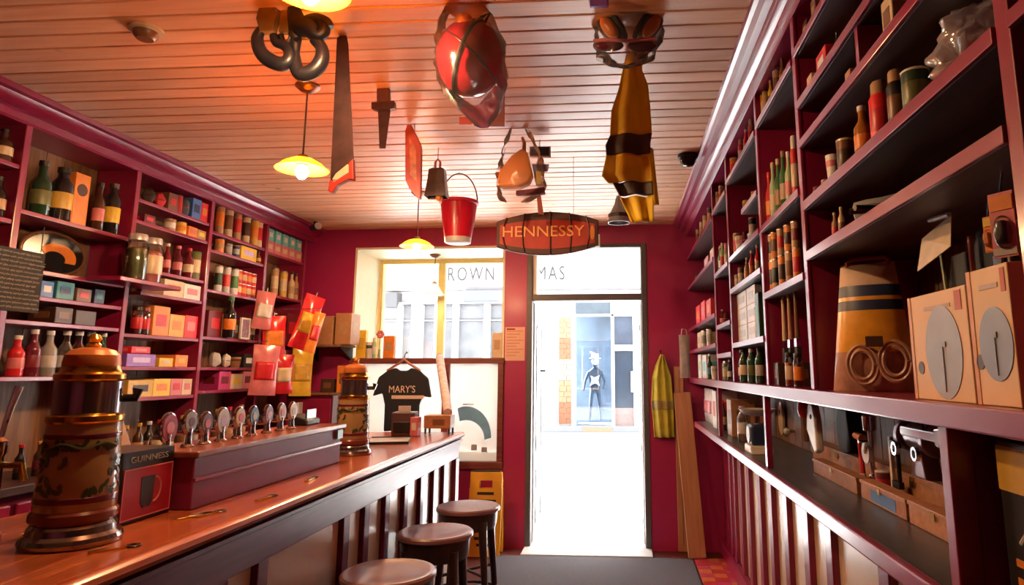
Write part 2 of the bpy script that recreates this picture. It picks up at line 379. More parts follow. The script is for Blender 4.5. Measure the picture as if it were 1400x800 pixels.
# ------------------------------------------------------------------ back bar shelving, one thing per bay
FX = -2.88
def shelf_mb(x0, x1, y0, y1, z, t=.024): return bx(x0, x1, y0, y1, z-t, z)
def left_bay(y0, y1, shelves, label, z0=1.0, last=False, boards=True):
    e = E('shelving_bay', label, 'shelving', (FX, y0, z0)); L0 = Vector((FX, y0, z0))
    def lb(a, b, c, d, z1_, z2_): return bx(a-L0.x, b-L0.x, c-L0.y, d-L0.y, z1_-L0.z, z2_-L0.z)
    for yy in ((y0, y1) if last else (y0,)):
        O('upright', lb(XL+.02, FX-.012, yy-.016, yy+.016, z0, 2.69), CRIM, e); O('front_strip', lb(FX-.012, FX, yy-.018, yy+.018, z0, 2.69), CRIM, e, bevel=.003)
    for sh in shelves:
        z = sh[0]; a = sh[1] if len(sh) > 1 else y0+.018; b = sh[2] if len(sh) > 2 else y1-.018; xf = sh[3] if len(sh) > 3 else FX-.006
        O('shelf', lb(XL+.02, xf, a, b, z-.022, z), CRIM, e, bevel=.003)
    O('lower_back_panel', lb(XL+.002, XL+.018, y0+.018, y1-.018, z0, 1.474), BACKB, e)
    nb = 6; dy = (y1-y0-.036)/nb
    for i in range(nb):
        O('back_board', lb(XL+.002, XL+.018, y0+.018+i*dy+.002, y0+.018+(i+1)*dy-.002, 1.475, 2.69), BACKB, e, bevel=.002)
    return e
Z_L1 = (2.277, 2.0, 1.87, 1.745, 1.475)
left_bay(2.16, 2.88, [(2.485,),(2.215,),(1.90,),(1.475,)], 'dark end bay of the back bar shelving beside the chalkboard')
left_bay(2.88, 3.63, [(z,) for z in Z_L1], 'back bar shelving bay that holds the oval tray and whiskey bottles')
left_bay(3.63, 4.36, [(2.53,),(2.40,),(2.12,3.83,4.338),(1.978,3.75,4.338),(1.72,),(1.528,),(1.345,)], 'back bar shelving bay with jars, tins and coloured boxes')
left_bay(4.36, 5.10, [(2.487,),(2.355,),(2.07,),(1.74,),(1.528,),(1.368,)], 'back bar shelving bay with the row of tall tins')
left_bay(5.10, 5.76, [(2.472,),(2.13,),(1.74,),(1.528,)], 'back bar shelving bay with blue packets beside the street wall', last=True)
# short projecting shelf in front for the two jars
js = O('jar_bracket_shelf', bx(-2.868, -2.68, 3.32, 3.82, 1.985, 2.008), CRIM, None, bevel=.004); T(js, 'short projecting crimson shelf under the big glass jars', 'shelf')
# low cabinet under the shelving
bc = E('back_bar_cabinet', 'dark low cabinet under the back bar shelves', 'cabinet', (-2.85, 3.9, 0))
O('carcass', bx(XL+2.85+.005, .15, -2.3, 1.5, 0, .96), CRIMD, bc); O('worktop', bx(XL+2.85+.005, .18, -2.32, 1.52, .96, 1.0), DARKSH, bc, bevel=.005)
for i in range(6): O('door', bx(.15, .165, -2.26+i*.62, -2.26+i*.62+.59, .06, .92), CRIM, bc, bevel=.006)

# ------------------------------------------------------------------ open shelving on the right
XF = .60
def right_bay(y0, y1, shelves, label, lower=True, dark=False):
    e = E('open_shelving_bay', label, 'shelving', (XF, y0, 1.1)); L0 = Vector((XF, y0, 1.1))
    def lb(a, b, c, d, z1_, z2_): return bx(a-L0.x, b-L0.x, c-L0.y, d-L0.y, z1_-L0.z, z2_-L0.z)
    O('upright', lb(XF+.012, XRW-.02, y0-.017, y0+.017, 1.441, 2.70), CRIM, e); O('front_strip', lb(XF, XF+.012, y0-.019, y0+.019, 1.441, 2.70), CRIM, e, bevel=.003)
    for sh in shelves:
        z = sh[0]; a = sh[1] if len(sh) > 1 else y0+.02; b = sh[2] if len(sh) > 2 else y1-.02; t = sh[3] if len(sh) > 3 else .026
        O('shelf', lb(XF+.004, XRW-.02, a, b, z-t, z), DARKSH, e, bevel=.002)
        O('shelf_edge', lb(XF-.006, XF+.004, a, b, z-t, z), CRIM, e, bevel=.002)
    nb = max(3, round((y1-y0)/.14)); dy = (y1-y0)/nb
    for i in range(nb):
        O('back_board', lb(XRW-.018, XRW-.002, y0+i*dy+.002, y0+(i+1)*dy-.002, 1.096, 2.70), BACKB, e, bevel=.002)
    return e
right_bay(4.23, 5.905, [(2.5,),(2.227,),(1.864,),(1.673,)], 'open shelving bay by the street door with red and white packs')
right_bay(3.65, 4.23, [(2.515,),(2.104,),(1.777,),(1.602,)], 'narrow open shelving bay with green bottles and dark gaps')
b2 = right_bay(2.81, 3.65, [(2.55,),(2.109,),(1.936,),(1.645,),(2.28,2.83,3.2)], 'open shelving bay with stacked white cartons')
b3 = right_bay(2.16, 2.81, [(2.564,),(2.102,),(1.818,)], 'open shelving bay with orange tins and hanging brushes')
b4 = right_bay(1.0, 2.16, [(2.573,),(2.386,),(2.25,),(2.042,1.02,2.14,.03),(1.877,1.02,2.14,.03)], 'wide open shelving bay that holds the yellow tool bag')
O('divider', bx(.004, .30, 1.60-1.0-.01, 1.60-1.0+.01, 2.25-1.1, 2.36-1.1), CRIM, b4)
right_bay(.0, 1.0, [(2.25,),(2.042,)], 'dark open shelving bay past the boxed wall clocks')
ms = O('long_shelf', bx(XF-.012, XRW-.02, -.4, YW-.005, 1.396, 1.44), CRIM, None, bevel=.004); T(ms, 'long thick crimson shelf running below the open bays', 'shelf')
yd_ = atX(1297, 690, .605).y; O('divider_panel', bx(XF+.05, XRW-.02, yd_-.016, yd_+.016, 1.0955, 1.396), CRIM, ms)
for y_ in (atX(983, 560, .61).y, atX(1047, 575, .61).y, yd_, .1): O('front_post', bx(XF+.005, XF+(.03 if y_ != yd_ else .05), y_-.018, y_+.018, 1.0955, 1.396), CRIM, ms, bevel=.003)
# ledge counter with battened front
lc = E('ledge_counter', 'long dark topped ledge with cream panels and crimson battens below', 'counter', (.78, 2.7, 0))
def lcb(a, b, c, d, e_, f_): return bx(a-.78, b-.78, c-2.7, d-2.7, e_, f_)
O('worktop', lcb(.61, XRW-.02, -.4, 5.56, 1.066, 1.094), mat((.055,.048,.05), .35, 0, .2, 25, .1, .1, 'dark_worktop'), lc)
O('front_edge', lcb(.585, .61, -.4, 5.56, 1.05, 1.095), CRIM, lc, bevel=.006)
O('frieze', lcb(.80, .845, -.4, YW-.005, .96, 1.066), CRIMD, lc)
O('baseboard', lcb(.80, .845, -.4, YW-.005, 0, .11), CRIM, lc, bevel=.006)
y = 5.86; first = True
bys = [5.62, 5.42, 5.22, 4.93, 4.62, 4.26, 3.95, 3.6, 3.22, 2.88]
prev = YW-.005
for b in bys+[2.30, 1.95, 1.6, 1.25]:
    O('batten', lcb(.822, .858, b-.045, b+.045, .11, .96), CRIM, lc, bevel=.004)
    O('panel', lcb(.85, .87, b+.045, prev-.0, .11, .96), CREAMP if prev < 5.9 else CRIM, lc)
    prev = b-.045
O('backing', lcb(.872, XRW-.02, -.4, YW-.005, 0, 1.066), CRIMD, lc)

# ------------------------------------------------------------------ the bar
BX = -1.09
bar = E('bar_counter', 'long bar counter with varnished wooden top and cream panelled front', 'bar counter', (-1.4, 2.6, 0))
def bb(a, b, c, d, e_, f_): return bx(a+1.4, b+1.4, c-2.6, d-2.6, e_, f_)
YE = 4.64
prof = [(-1.80,1.04),(-1.135,1.04),(-1.115,1.043),(-1.098,1.052),(-1.09,1.064),(-1.094,1.076),(-1.106,1.083),(-1.13,1.083),(-1.145,1.08),(-1.80,1.08)]
O('bar_top', MB().prism([(x+1.4, z) for x, z in prof], YE+2.2, 'Y', -2.2-2.6), BARWOOD, bar, smooth=.6)
O('under_moulding', MB().prism([(x+1.4, z) for x, z in [(-1.2,1.038),(-1.105,1.038),(-1.105,1.026),(-1.12,1.018),(-1.12,1.0),(-1.2,1.0)]], YE-.02+2.2, 'Y', -2.2-2.6), BARSIDE, bar)
O('frieze', bb(-1.2, -1.125, -2.2, YE-.03, .915, 1.0), BARSIDE, bar, bevel=.003)
O('plinth', bb(-1.2, -1.125, -2.2, YE-.03, 0, .12), BARSIDE, bar, bevel=.004)
O('end_post', bb(-1.2, -1.12, YE-.11, YE-.03, .12, .915), CRIM, bar, bevel=.004)
bats = [4.29, 4.06, 3.80, 3.52, 3.24, 2.98, 2.76, 2.12, 1.9, 1.3, .7, .1, -.5]
prev = YE-.11
for b in bats:
    O('batten', bb(-1.19, -1.128, b-.032, b+.032, .12, .915), BARSIDE, bar, bevel=.004)
    O('panel', bb(-1.19, -1.15, b+.032, prev, .12, .915), CREAMP, bar, bevel=.003)
    prev = b-.032
O('carcass', bb(-1.78, -1.2, -2.2, YE-.03, 0, 1.04), CRIMD, bar)

# tap riser box
tb = E('tap_riser', 'long plum coloured box on the bar carrying the beer taps', 'bar riser', (-1.32, 2.02, 1.081))
O('body', bx(-.20, 0, 0, 1.08, 0, .155), mat((.22,.010,.068), .5, 0, .12, 9, .1, 0, 'plum_paint'), tb, bevel=.004)
O('cap', bx(-.22, .02, -.015, 1.095, .155, .175), wood('riser_cap', (.22,.05,.035), (.34,.10,.06), 'Y', .3, .3), tb, bevel=.005)
O('front_rail', bx(0, .008, .0, 1.08, .082, .094), CRIM, tb, bevel=.003)
O('end_screen', bx(-.001, .012, 1.02, 1.075, .11, .15), mat('cyan', .3), tb)

# stools
SEATL = mat((.22,.10,.10), .30, 0, .15, 14, .15, .2, 'oxblood_leather')
def stool(x, y, rz, zs, label):
    e = E('bar_stool', label, 'stool', (x, y, .0145), rz); h = zs-.0145; R = .185
    O('seat', MB().lathe([(.02,h-.03),(R-.01,h-.03),(R,h-.022),(R,h-.008),(R-.008,h-.001),(R-.025,h+.001),(R-.032,h-.002),(.05,h+.006),(0,h+.007)], 36), SEATL, e, smooth=.6)
    O('apron', MB().lathe([(R-.05,h-.12),(R-.025,h-.12),(R-.02,h-.10),(R-.014,h-.031),(R-.05,h-.031)], 36), STOOLW, e, smooth=.6)
    for k in range(4):
        a = PI/4+k*PI/2; c, s = math.cos(a), math.sin(a)
        O('leg', MB().tube([(c*(R-.03), s*(R-.03), h-.07), (c*(R-.025), s*(R-.025), h-.16), (c*R*1.0, s*R*1.0, h*.45), (c*(R+.03), s*(R+.03), 0)], [.026,.024,.018,.016], 10), STOOLW, e, smooth=.8)
    ring = [(math.cos(a)*(R+.012), math.sin(a)*(R+.012), h*.33) for a in [2*PI*i/24 for i in range(25)]]
    O('foot_ring', MB().tube(ring, .009, 8, False), STOOLW, e, smooth=.8)
    st = MB()
    for k in range(2):
        a = PI/4+k*PI/2; c, s = math.cos(a), math.sin(a); st.tube([(-c*(R-.0), -s*(R-.0), h*.5), (c*(R-.0), s*(R-.0), h*.5)], .009, 8)
    O('stretcher', st, STOOLW, e, smooth=.8)
stool(-.925, 2.70, .0, .725, 'dark round bar stool in front of the wide smooth bar panel')
stool(-.925, 3.36, .06, .725, 'dark round bar stool between the other two along the bar')
stool(-.905, 3.98, .0, .725, 'dark round bar stool next to the yellow wet floor sign')
# ------------------------------------------------------------------ shelf goods
def an(c): return c
def bottle(e, d, h, c, l, cap='black', neck=.36, fat=False):
    r = d/2; hn = h*neck; hb = h-hn; rn = r*(.42 if not fat else .5)
    g = glass(c)
    O('glass_body', MB().lathe([(r*.9,0),(r,h*.02),(r,hb*.86),(r*.93,hb*.95),(rn*1.25,hb+hn*.18),(rn,hb+hn*.34),(rn,h*.955),(rn*1.1,h*.96),(rn*1.1,h*.98)], 16), g, e, smooth=.7)
    O('cap', MB().lathe([(rn*1.12,h*.9),(rn*1.18,h*.905),(rn*1.18,h*.995),(rn*1.0,h)], 12), paint(cap), e, smooth=.7)
    if l: O('label', MB().lathe([(r*1.012,hb*.30),(r*1.018,hb*.305),(r*1.018,hb*.70),(r*1.012,hb*.705)], 16), paint(l), e, smooth=.7)
def can(e, d, h, c, l, lid='silver'):
    r = d/2
    O('body', MB().lathe([(r*.96,0),(r,h*.03),(r,h*.93),(r*.97,h*.95)], 18), paint(c), e, smooth=.7)
    O('lid', MB().lathe([(r*.98,h*.935),(r*1.03,h*.94),(r*1.03,h*.985),(r*.95,h)], 18), mat(lid, .25, .8 if lid == 'silver' else 0, .05), e, smooth=.7)
    if l: O('label', MB().lathe([(r*1.005,h*.25),(r*1.012,h*.255),(r*1.012,h*.7),(r*1.005,h*.705)], 18), paint(l), e, smooth=.7)
def jar(e, d, h, c, l, lid='silver'):
    r = d/2
    O('contents', MB().lathe([(r*.86,h*.03),(r*.9,h*.06),(r*.9,h*.66),(r*.7,h*.7)], 16), paint(c), e, smooth=.7)
    O('glass_body', MB().lathe([(r*.9,0),(r,h*.03),(r,h*.74),(r*.78,h*.84),(r*.74,h*.9)], 18), CLEARG, e, smooth=.7)
    O('lid', MB().lathe([(r*.8,h*.86),(r*.84,h*.865),(r*.84,h*.98),(r*.78,h)], 18), mat(lid, .3, .6 if lid == 'silver' else 0, .05), e, smooth=.7)
    if l: O('label', MB().lathe([(r*1.006,h*.2),(r*1.014,h*.205),(r*1.014,h*.6),(r*1.006,h*.605)], 18), paint(l), e, smooth=.7)
def carton(e, w, h, dp, c, l):
    O('carton_body', bx(-w/2, w/2, -dp/2, dp/2, 0, h), paint(c), e, bevel=min(.003, h*.08))
    if l:
        O('printed_panel', bx(-w*.30, w*.30, -dp/2-.0012, -dp/2+.001, h*.32, h*.72), paint(l), e)
        for s in (-1, 1): O('end_panel', bx(s*(w/2+.0012), s*(w/2-.001), -dp*.28, dp*.28, h*.32, h*.72), paint(l), e)
def spray(e, d, h, c, l, lid='white'):
    r = d/2
    O('body', MB().lathe([(r*.95,0),(r,h*.02),(r,h*.72),(r*.8,h*.79)], 16), paint(c), e, smooth=.7)
    O('cap', MB().lathe([(r*.74,h*.77),(r*.78,h*.775),(r*.74,h*.97),(r*.6,h)], 16), paint(lid), e, smooth=.7)
    if l: O('label', MB().lathe([(r*1.005,h*.2),(r*1.015,h*.205),(r*1.015,h*.55),(r*1.005,h*.555)], 16), paint(l), e, smooth=.7)
def cup(e, d, h, c, l):
    r = d/2
    O('cup_body', MB().shell([(r*.72,0.001),(r*.85,h*.3),(r,h*.99)], r*.12, 18), paint(c), e, smooth=.7)
    O('cup_base', MB().lathe([(r*.7,0),(r*.74,h*.05)], 18), paint(c), e)
    if l: O('band', MB().shell([(r*.93,h*.6),(r*.985,h*.8)], r*.05, 18), paint(l), e, smooth=.7)
def lump(e, d, h, c, l):                 # soft wrapped bundle
    rnd = random.Random(int(d*1e5)+int(h*1e5))
    ph = [rnd.uniform(0, 6) for _ in range(4)]
    def fn(u, v):
        a = 2*PI*u; b = PI*v; k = 1+.12*math.sin(3*a+ph[0])*math.sin(b)+.08*math.sin(5*b+ph[1]+2*a)
        return (d/2*k*math.sin(b)*math.cos(a), d*.42*k*math.sin(b)*math.sin(a), max(0, h*(.5-.5*math.cos(b)*k)))
    O('bundle', MB().grid(fn, 14, 9), cloth(c), e, smooth=True)
    if l: O('tie', MB().tube([(math.cos(t)*d*.5, math.sin(t)*d*.44, h*.5) for t in [2*PI*i/14 for i in range(15)]], d*.03, 6, False), paint(l), e)
def packet(e, w, h, dp, c, l):           # pillow bag standing or hanging
    def fn(u, v, s=1):
        x = (u-.5)*w*(1-.08*math.sin(PI*v)); z = v*h
        b = (max(0, math.sin(PI*u))**.6)*(max(0, math.sin(PI*v))**.5)
        return (x, s*(dp/2*b*(1+.15*math.sin(9*u+5*v)))-.0, z)
    O('bag', MB().grid(lambda u, v: fn(u, v, 1), 8, 10).grid(lambda u, v: fn(u, v, -1), 8, 10), mat(c, .22, 0, .2, 14, .4, .3), e, smooth=True)
    if l: O('print', MB().grid(lambda u, v: (lambda q: (q[0], q[1]-.0025, q[2]))(fn(.1+.8*u, .3+.36*v, -1)), 6, 6), mat(l, .3, 0, .2, 25), e, smooth=True, solid=.001)
KN = {'b':'bottle','w':'squat bottle','c':'tin','j':'jar','s':'spray can','u':'cup','l':'cloth bundle','x':'box','p':'packet'}
def put(kind, loc, rz, d, h, c, l, phrase, dp=None, cap=None, label=None):
    nm = {'b':'bottle','w':'squat_bottle','c':'tin','j':'jar','s':'spray_can','u':'cup','l':'cloth_bundle','x':'carton','p':'packet'}[kind]
    base = label or (f"{c} {KN[kind]}" + (f" with {l} {'tie' if kind=='l' else 'band' if kind=='u' else 'print' if kind in 'xp' else 'label'}" if l else '') + (f" and {cap} {'cap' if kind in 'bws' else 'lid'}" if cap and cap not in (l,) else ''))
    lab = f"{base} {phrase}"
    if len(lab.split()) > 16: lab = lab.replace(f" and {cap} cap", '').replace(f" and {cap} lid", '')
    if len(lab.split()) > 16: lab = lab.replace(f" with {l} tie", '')
    e = E(nm, lab, KN[kind].split()[-1] if kind != 's' else 'spray can', loc, rz, f"{KN[kind]}{'es' if kind == 'x' else 's'} {phrase}")
    if kind == 'b': bottle(e, d, h, c, l, cap or 'black')
    elif kind == 'w': bottle(e, d, h, c, l, cap or 'black', .26, True)
    elif kind == 'c': can(e, d, h, c, l, cap or 'silver')
    elif kind == 'j': jar(e, d, h, c, l, cap or 'silver')
    elif kind == 's': spray(e, d, h, c, l, cap or 'white')
    elif kind == 'u': cup(e, d, h, c, l)
    elif kind == 'l': lump(e, d, h, c, l)
    elif kind == 'x': carton(e, d, h, dp or .14, c, l)
    elif kind == 'p': packet(e, d, h, dp or .05, c, l)
    return e
UPL, UPR = (2.16,2.88,3.63,4.36,5.10,5.76), (1.0,2.16,2.81,3.65,4.23,5.90)
def bayclamp(y, r, side):
    ups = UPL if side == 'L' else UPR
    for a, b in zip(ups, ups[1:]):
        if a <= y < b: return min(max(y, a+.024+r), b-.024-r) if b-a > 2*r+.05 else y
    return y
def row(side, z, phrase, items, inset=.02, zmax=None):
    """items: (kind, px, width px, height px, colour, label colour, [cap]); boxes: (kind, px0, px1, height px, ...)"""
    got = []
    for it in items:
        kind, a, b, hp, c, l = it[:6]; cap = it[6] if len(it) > 6 else None
        x0 = XF if side == 'R' else FX; sg = 1 if side == 'R' else -1
        if kind in 'xp':
            dp = .15 if kind == 'x' else .05
            xf = x0+sg*inset
            ya, yb = solveY(a, xf, z), solveY(b, xf, z); y0, y1 = min(ya, yb), max(ya, yb); y = (y0+y1)/2
            p = Vector((xf+sg*dp/2, y, z)); h = hp*depth((xf, y, z))/FPX; d = (y1-y0)
        else:
            y = solveY(a, x0+sg*(inset+.03), z); d = b*depth((x0, y, z))/FPX
            xc = x0+sg*(inset+d/2); y = solveY(a, xc, z); p = Vector((xc, y, z)); h = hp*depth(p)/FPX; dp = None
        if zmax: h = min(h, zmax-z-.006)
        yf = solveY(a if kind not in 'xp' else (a+b)/2, x0, z)
        got.append([p.y, d, p.x, h, kind, c, l, dp, cap, yf])
    ups = UPL if side == 'L' else UPR
    if z < 1.3: ups = (0, 99)
    bays = {}
    for g in got:
        k = [i for i in range(len(ups)-1) if ups[i] <= g[9] < ups[i+1]]; bays.setdefault(k[0] if k else -1, []).append(g)
    for k, gs in bays.items():
        gs.sort(key=lambda g: g[0])
        lo, hi = (ups[k]+.024, ups[k+1]-.024) if k >= 0 else (-99, 99)
        tot = sum(g[1] for g in gs)+.003*(len(gs)+1)
        if tot > hi-lo:
            f = (hi-lo-.003*(len(gs)+1))/sum(g[1] for g in gs)
            for g in gs: g[1] *= f
        cur = lo
        for g in gs: g[0] = max(g[0], cur+g[1]/2); cur = g[0]+g[1]/2+.003
        cur = hi
        for g in reversed(gs): g[0] = min(g[0], cur-g[1]/2); cur = g[0]-g[1]/2-.003
        for y, d, x, h, kind, c, l, dp, cap, yf in gs:
            put(kind, (x, y, z+.0006), PI/2 if side == 'L' else -PI/2, d, h, c, l, phrase, dp, cap)
    return got
# left, bay by bay
row('L', 2.485, 'on the highest shelf of the dark end bay', [('b',7,22,46,'dark brown','cream')])
row('L', 2.215, 'on the dark end bay shelf below it', [('b',14,20,56,'black','tan'), ('b',-12,20,56,'black','cream')], zmax=2.46)
row('L', 2.277, 'on the whiskey shelf beside the orange box', [
    ('b',51,25,78,'dark green','olive'), ('w',79,27,76,'black','gold'), ('b',131,15,68,'dark brown','pink'), ('w',149,20,72,'black','yellow','dark brown')])
e = put('x', (-2.98, solveY(106, -2.92, 2.277)+.014, 2.2776), PI/2, .10, .29, 'orange', None, 'standing among the whiskey bottles', .10, label='tall orange carton with dark oval badge')
O('badge', MB().lathe([(.034,0),(.034,.002)], 20).turn(Matrix.Translation((0,-.05,.20)) @ Matrix.Rotation(PI/2, 4, 'X')), paint('dark brown'), e)
O('side_badge', MB().lathe([(.034,0),(.034,.002)], 20).turn(Matrix.Translation((-.05,0,.20)) @ Matrix.Rotation(-PI/2, 4, 'Y')), paint('dark brown'), e)
row('L', 1.87, 'on the thin shelf under the oval tray', [('x',55,72,22,'blue','white'), ('x',76,100,24,'teal','dark blue'), ('x',104,124,18,'brown','red'), ('x',128,142,20,'dark blue','teal')])
row('L', 1.745, 'on the shelf below the teal and blue packs', [('x',74,98,22,'dark brown','brown'), ('x',102,130,20,'dark brown',None)])
row('L', 1.475, 'in the spirit row behind the ceramic tower', [('b',18,20,56,'red','pink','white'), ('b',40,20,64,'maroon','dark red','silver'), ('b',62,20,62,'grey','pale grey','silver'), ('b',86,20,62,'clear','pale grey','white'),
    ('b',107,20,62,'clear','pink','silver'), ('b',132,20,62,'bottle green','olive','silver'), ('b',154,19,62,'dark green','gold','silver')], zmax=1.722)
# oval tray leaning against the back
ot = E('oval_tray', 'oval black tray with amber crescent design leaning above the blue packs', 'tray', (-3.03, 3.27, 2.0045), PI/2)
O('rim', MB().tube([(.20*math.cos(a), .012*0, .118+.112*math.sin(a)) for a in [2*PI*i/40 for i in range(41)]], .009, 8, False), mat('brown', .3, .3), ot, smooth=True)
O('plate', MB().prism([(.19*math.cos(a), .118+.102*math.sin(a)) for a in [2*PI*i/40 for i in range(40)]], .008, 'Y', -.004), mat('black', .2), ot)
cr = [(.12*math.cos(a)+.02, .10+.075*math.sin(a)) for a in [PI*(-.1+.95*i/14) for i in range(15)]]+[(.07*math.cos(a)+.0, .09+.04*math.sin(a)) for a in [PI*(.85-.95*i/14) for i in range(15)]]
O('crescent', MB().prism(cr, .003, 'Y', -.0075), paint('orange'), ot)
O('swirl', MB().prism([(-.15+.1*t, .06+.02*math.sin(6*t)) for t in (0,.3,.6,1)]+[(-.05,.05),(-.1,.04)], .003, 'Y', -.0075), paint('tan'), ot)
# bay with jars
row('L', 2.53, 'in the cluttered row under the cornice', [('l',202,18,22,'dark brown','black'), ('l',217,15,20,'red','black'), ('x',224,237,24,'brown','red'), ('c',243,9,26,'red',None), ('l',253,14,24,'dark grey','red'), ('x',260,272,28,'blue','dark blue'), ('x',275,284,26,'bright red','orange')])
row('L', 2.40, 'on the shelf below the tool clutter', [('x',197,212,12,'maroon','red'), ('c',231,15,17,'tan','white'), ('c',248,14,17,'yellow','orange'), ('x',258,270,14,'orange','pink'), ('x',273,284,13,'tan','yellow')])
row('L', 2.12, 'on the sauce shelf next to the sweet jars', [('b',226,11,42,'dark red','pink','white'), ('b',241,12,42,'maroon','pink','pink'), ('b',257,13,42,'dark red','cream','red'), ('c',275,15,38,'olive','cream','green')])
row('L', 1.978, 'on the shelf below the sauce bottles', [('x',232,258,22,'cream','orange'), ('x',261,283,20,'white','pink')])
row('L', 1.72, 'on the shelf with the orange boxes', [('j',186,14,38,'dark red','red','black'), ('j',204,13,37,'dark brown','red','dark red'), ('x',213,235,40,'orange','red'), ('x',238,258,30,'gold','orange'), ('x',261,278,30,'bright red','pink')])
row('L', 1.528, 'on the shelf with the purple box', [('x',172,212,17,'purple','lilac'), ('x',217,236,12,'yellow','cream'), ('x',239,256,16,'orange','gold')])
put('x', (-2.97, solveY(196, -2.9, 1.62), 1.5286+.079), PI/2, .16, .04, 'bright red', 'pink', 'lying on the purple box', .11)
row('L', 1.345, 'on the lowest shelf of the jar bay', [('x',178,212,23,'gold','dark brown'), ('x',215,238,23,'yellow','orange'), ('x',241,256,22,'pink','red'), ('x',258,271,21,'cream','pink')], zmax=1.504)
row('L', 1.0, 'standing on the low back bar cabinet', [('b',px,13,46,c,l,cp) for px, c, l, cp in [(24,'black','dark brown','red'),(50,'dark brown','maroon','gold'),(76,'black','tan','silver'),(102,'bottle green','dark brown','gold'),(126,'black','maroon','black'),(148,'dark brown','red','silver'),(168,'black','olive','gold'),(186,'dark brown','tan','gold'),(200,'black','brown','silver'),(214,'dark brown','cream','red'),(229,'bottle green','tan','gold'),(246,'dark brown','brown','gold'),(262,'black','grey','silver'),(278,'dark brown','red','black'),(294,'amber','brown','gold'),(310,'dark brown','tan','red'),(327,'black','tan','gold')]], inset=-.06)
for px, c in ((184,'olive'), (205,'pink')):
    y = solveY(px, -2.76, 2.009)
    put('j', (-2.765, y, 2.0086), 0, .115, .27, c, 'cream' if c == 'pink' else None, 'on the projecting crimson shelf', cap='silver', label='big glass jar of '+{'olive':'olive brown goods','pink':'pink wrapped sweets'}[c])
# tall tins bay
row('L', 2.487, 'in the row of tall tins under the cornice', [('c',px,10.5,44-i*1.2,['tan','cream','tan','cream','gold','cream'][i],['orange','brown','red','dark brown','orange','red'][i],'tan') for i, px in enumerate((299, 311, 323, 335, 346, 356))])
row('L', 2.355, 'on the shelf under the tall tins', [('c',299,12,21,'orange','tan'), ('c',312,9,16,'grey','pale grey'), ('c',322,9,16,'dark blue','pale grey'), ('x',328,349,18,'yellow','lilac'), ('b',357,7,20,'brown','gold')], zmax=2.463)
row('L', 2.07, 'in the tin row under the yellow carton', [('c',297,10,36,'silver','dark green'), ('c',308,10,36,'pale grey','red'), ('c',319,10,36,'silver','green')])
for j in range(2):
    for i, px in enumerate((330, 339, 347.5, 355.5)):
        y = 4.812+i*.066; dd = .052
        put('c', (FX-.02-dd/2, y, 2.0706+j*.098), PI/2, dd, .097, 'red', 'orange' if (i+j) % 2 else 'cream', 'stacked two high beside the silver tins', label='red food tin with '+('orange' if (i+j) % 2 else 'cream')+' label')
row('L', 1.74, 'on the shelf behind the hanging crisp bags', [('x',283,302,36,'dark red','red'), ('x',304,312,32,'cream','white'), ('x',315,326,26,'brown','white'), ('c',333,9,26,'pale grey','dark grey'), ('c',344,9,28,'dark grey','white'), ('b',352,8,40,'dark brown','cream')])
row('L', 1.528, 'on the shelf above the pink frames', [('l',292,18,20,'pale grey',None), ('l',308,13,18,'white','black'), ('u',323,15,14,'tan','brown'), ('x',334,348,18,'black','white')])
row('L', 1.368, 'on the lowest shelf of the tin bay', [('x',300,316,26,'magenta','dark red'), ('x',319,335,20,'cream','yellow'), ('x',339,352,24,'pink','dark red')], zmax=1.504)
# upturned whiskey bottle and framed picture in front of the tins
ub = E('whiskey_bottle', 'dark whiskey bottle with green cap and orange label below the red tins', 'bottle', (-2.86, solveY(316, -2.86, 1.98), 1.741), PI/2); bottle(ub, .085, .30, 'black', 'orange', 'green')
pf = E('picture_frame', 'small white framed picture beside the orange labelled whiskey bottle', 'picture', (-2.862, solveY(338, -2.85, 1.9), 1.741), PI/2)
O('frame', MB().box(-.06,-.048,-.008,.008,.0,.16).box(.048,.06,-.008,.008,.0,.16).box(-.048,.048,-.008,.008,0,.012).box(-.048,.048,-.008,.008,.148,.16), paint('white'), pf)
O('picture', bx(-.048,.048,-.002,.004,.012,.148), mat((.25,.14,.22), .4, 0, .5, 40), pf)
# end bay by the window
for i in range(5):
    y = 5.185+i*.122
    put('x', (FX-.095, y, 2.4726), PI/2, .112, .098, 'pink', 'cream', 'in the double row of packets beside the street wall', .15)
    put('x', (FX-.095, y, 2.473+.0985), PI/2, .088, .10, 'cyan', 'white', 'on top of the pink packets', .15)
row('L', 2.13, 'on the shelf under the blue packets', [('c',374,10,38,'tan','cream'), ('c',386,10,36,'gold','cream'), ('b',397,9,38,'cream','tan'), ('b',407,8,36,'tan','brown')])
row('L', 1.74, 'behind the red and yellow crisp bags', [('c',372,10,40,'brown','red'), ('c',386,10,36,'dark brown','orange'), ('x',394,408,40,'dark red','red')])
row('L', 1.528, 'below the red and yellow crisp bags', [('x',368,384,22,'dark red','pink'), ('x',388,406,24,'maroon','red')])
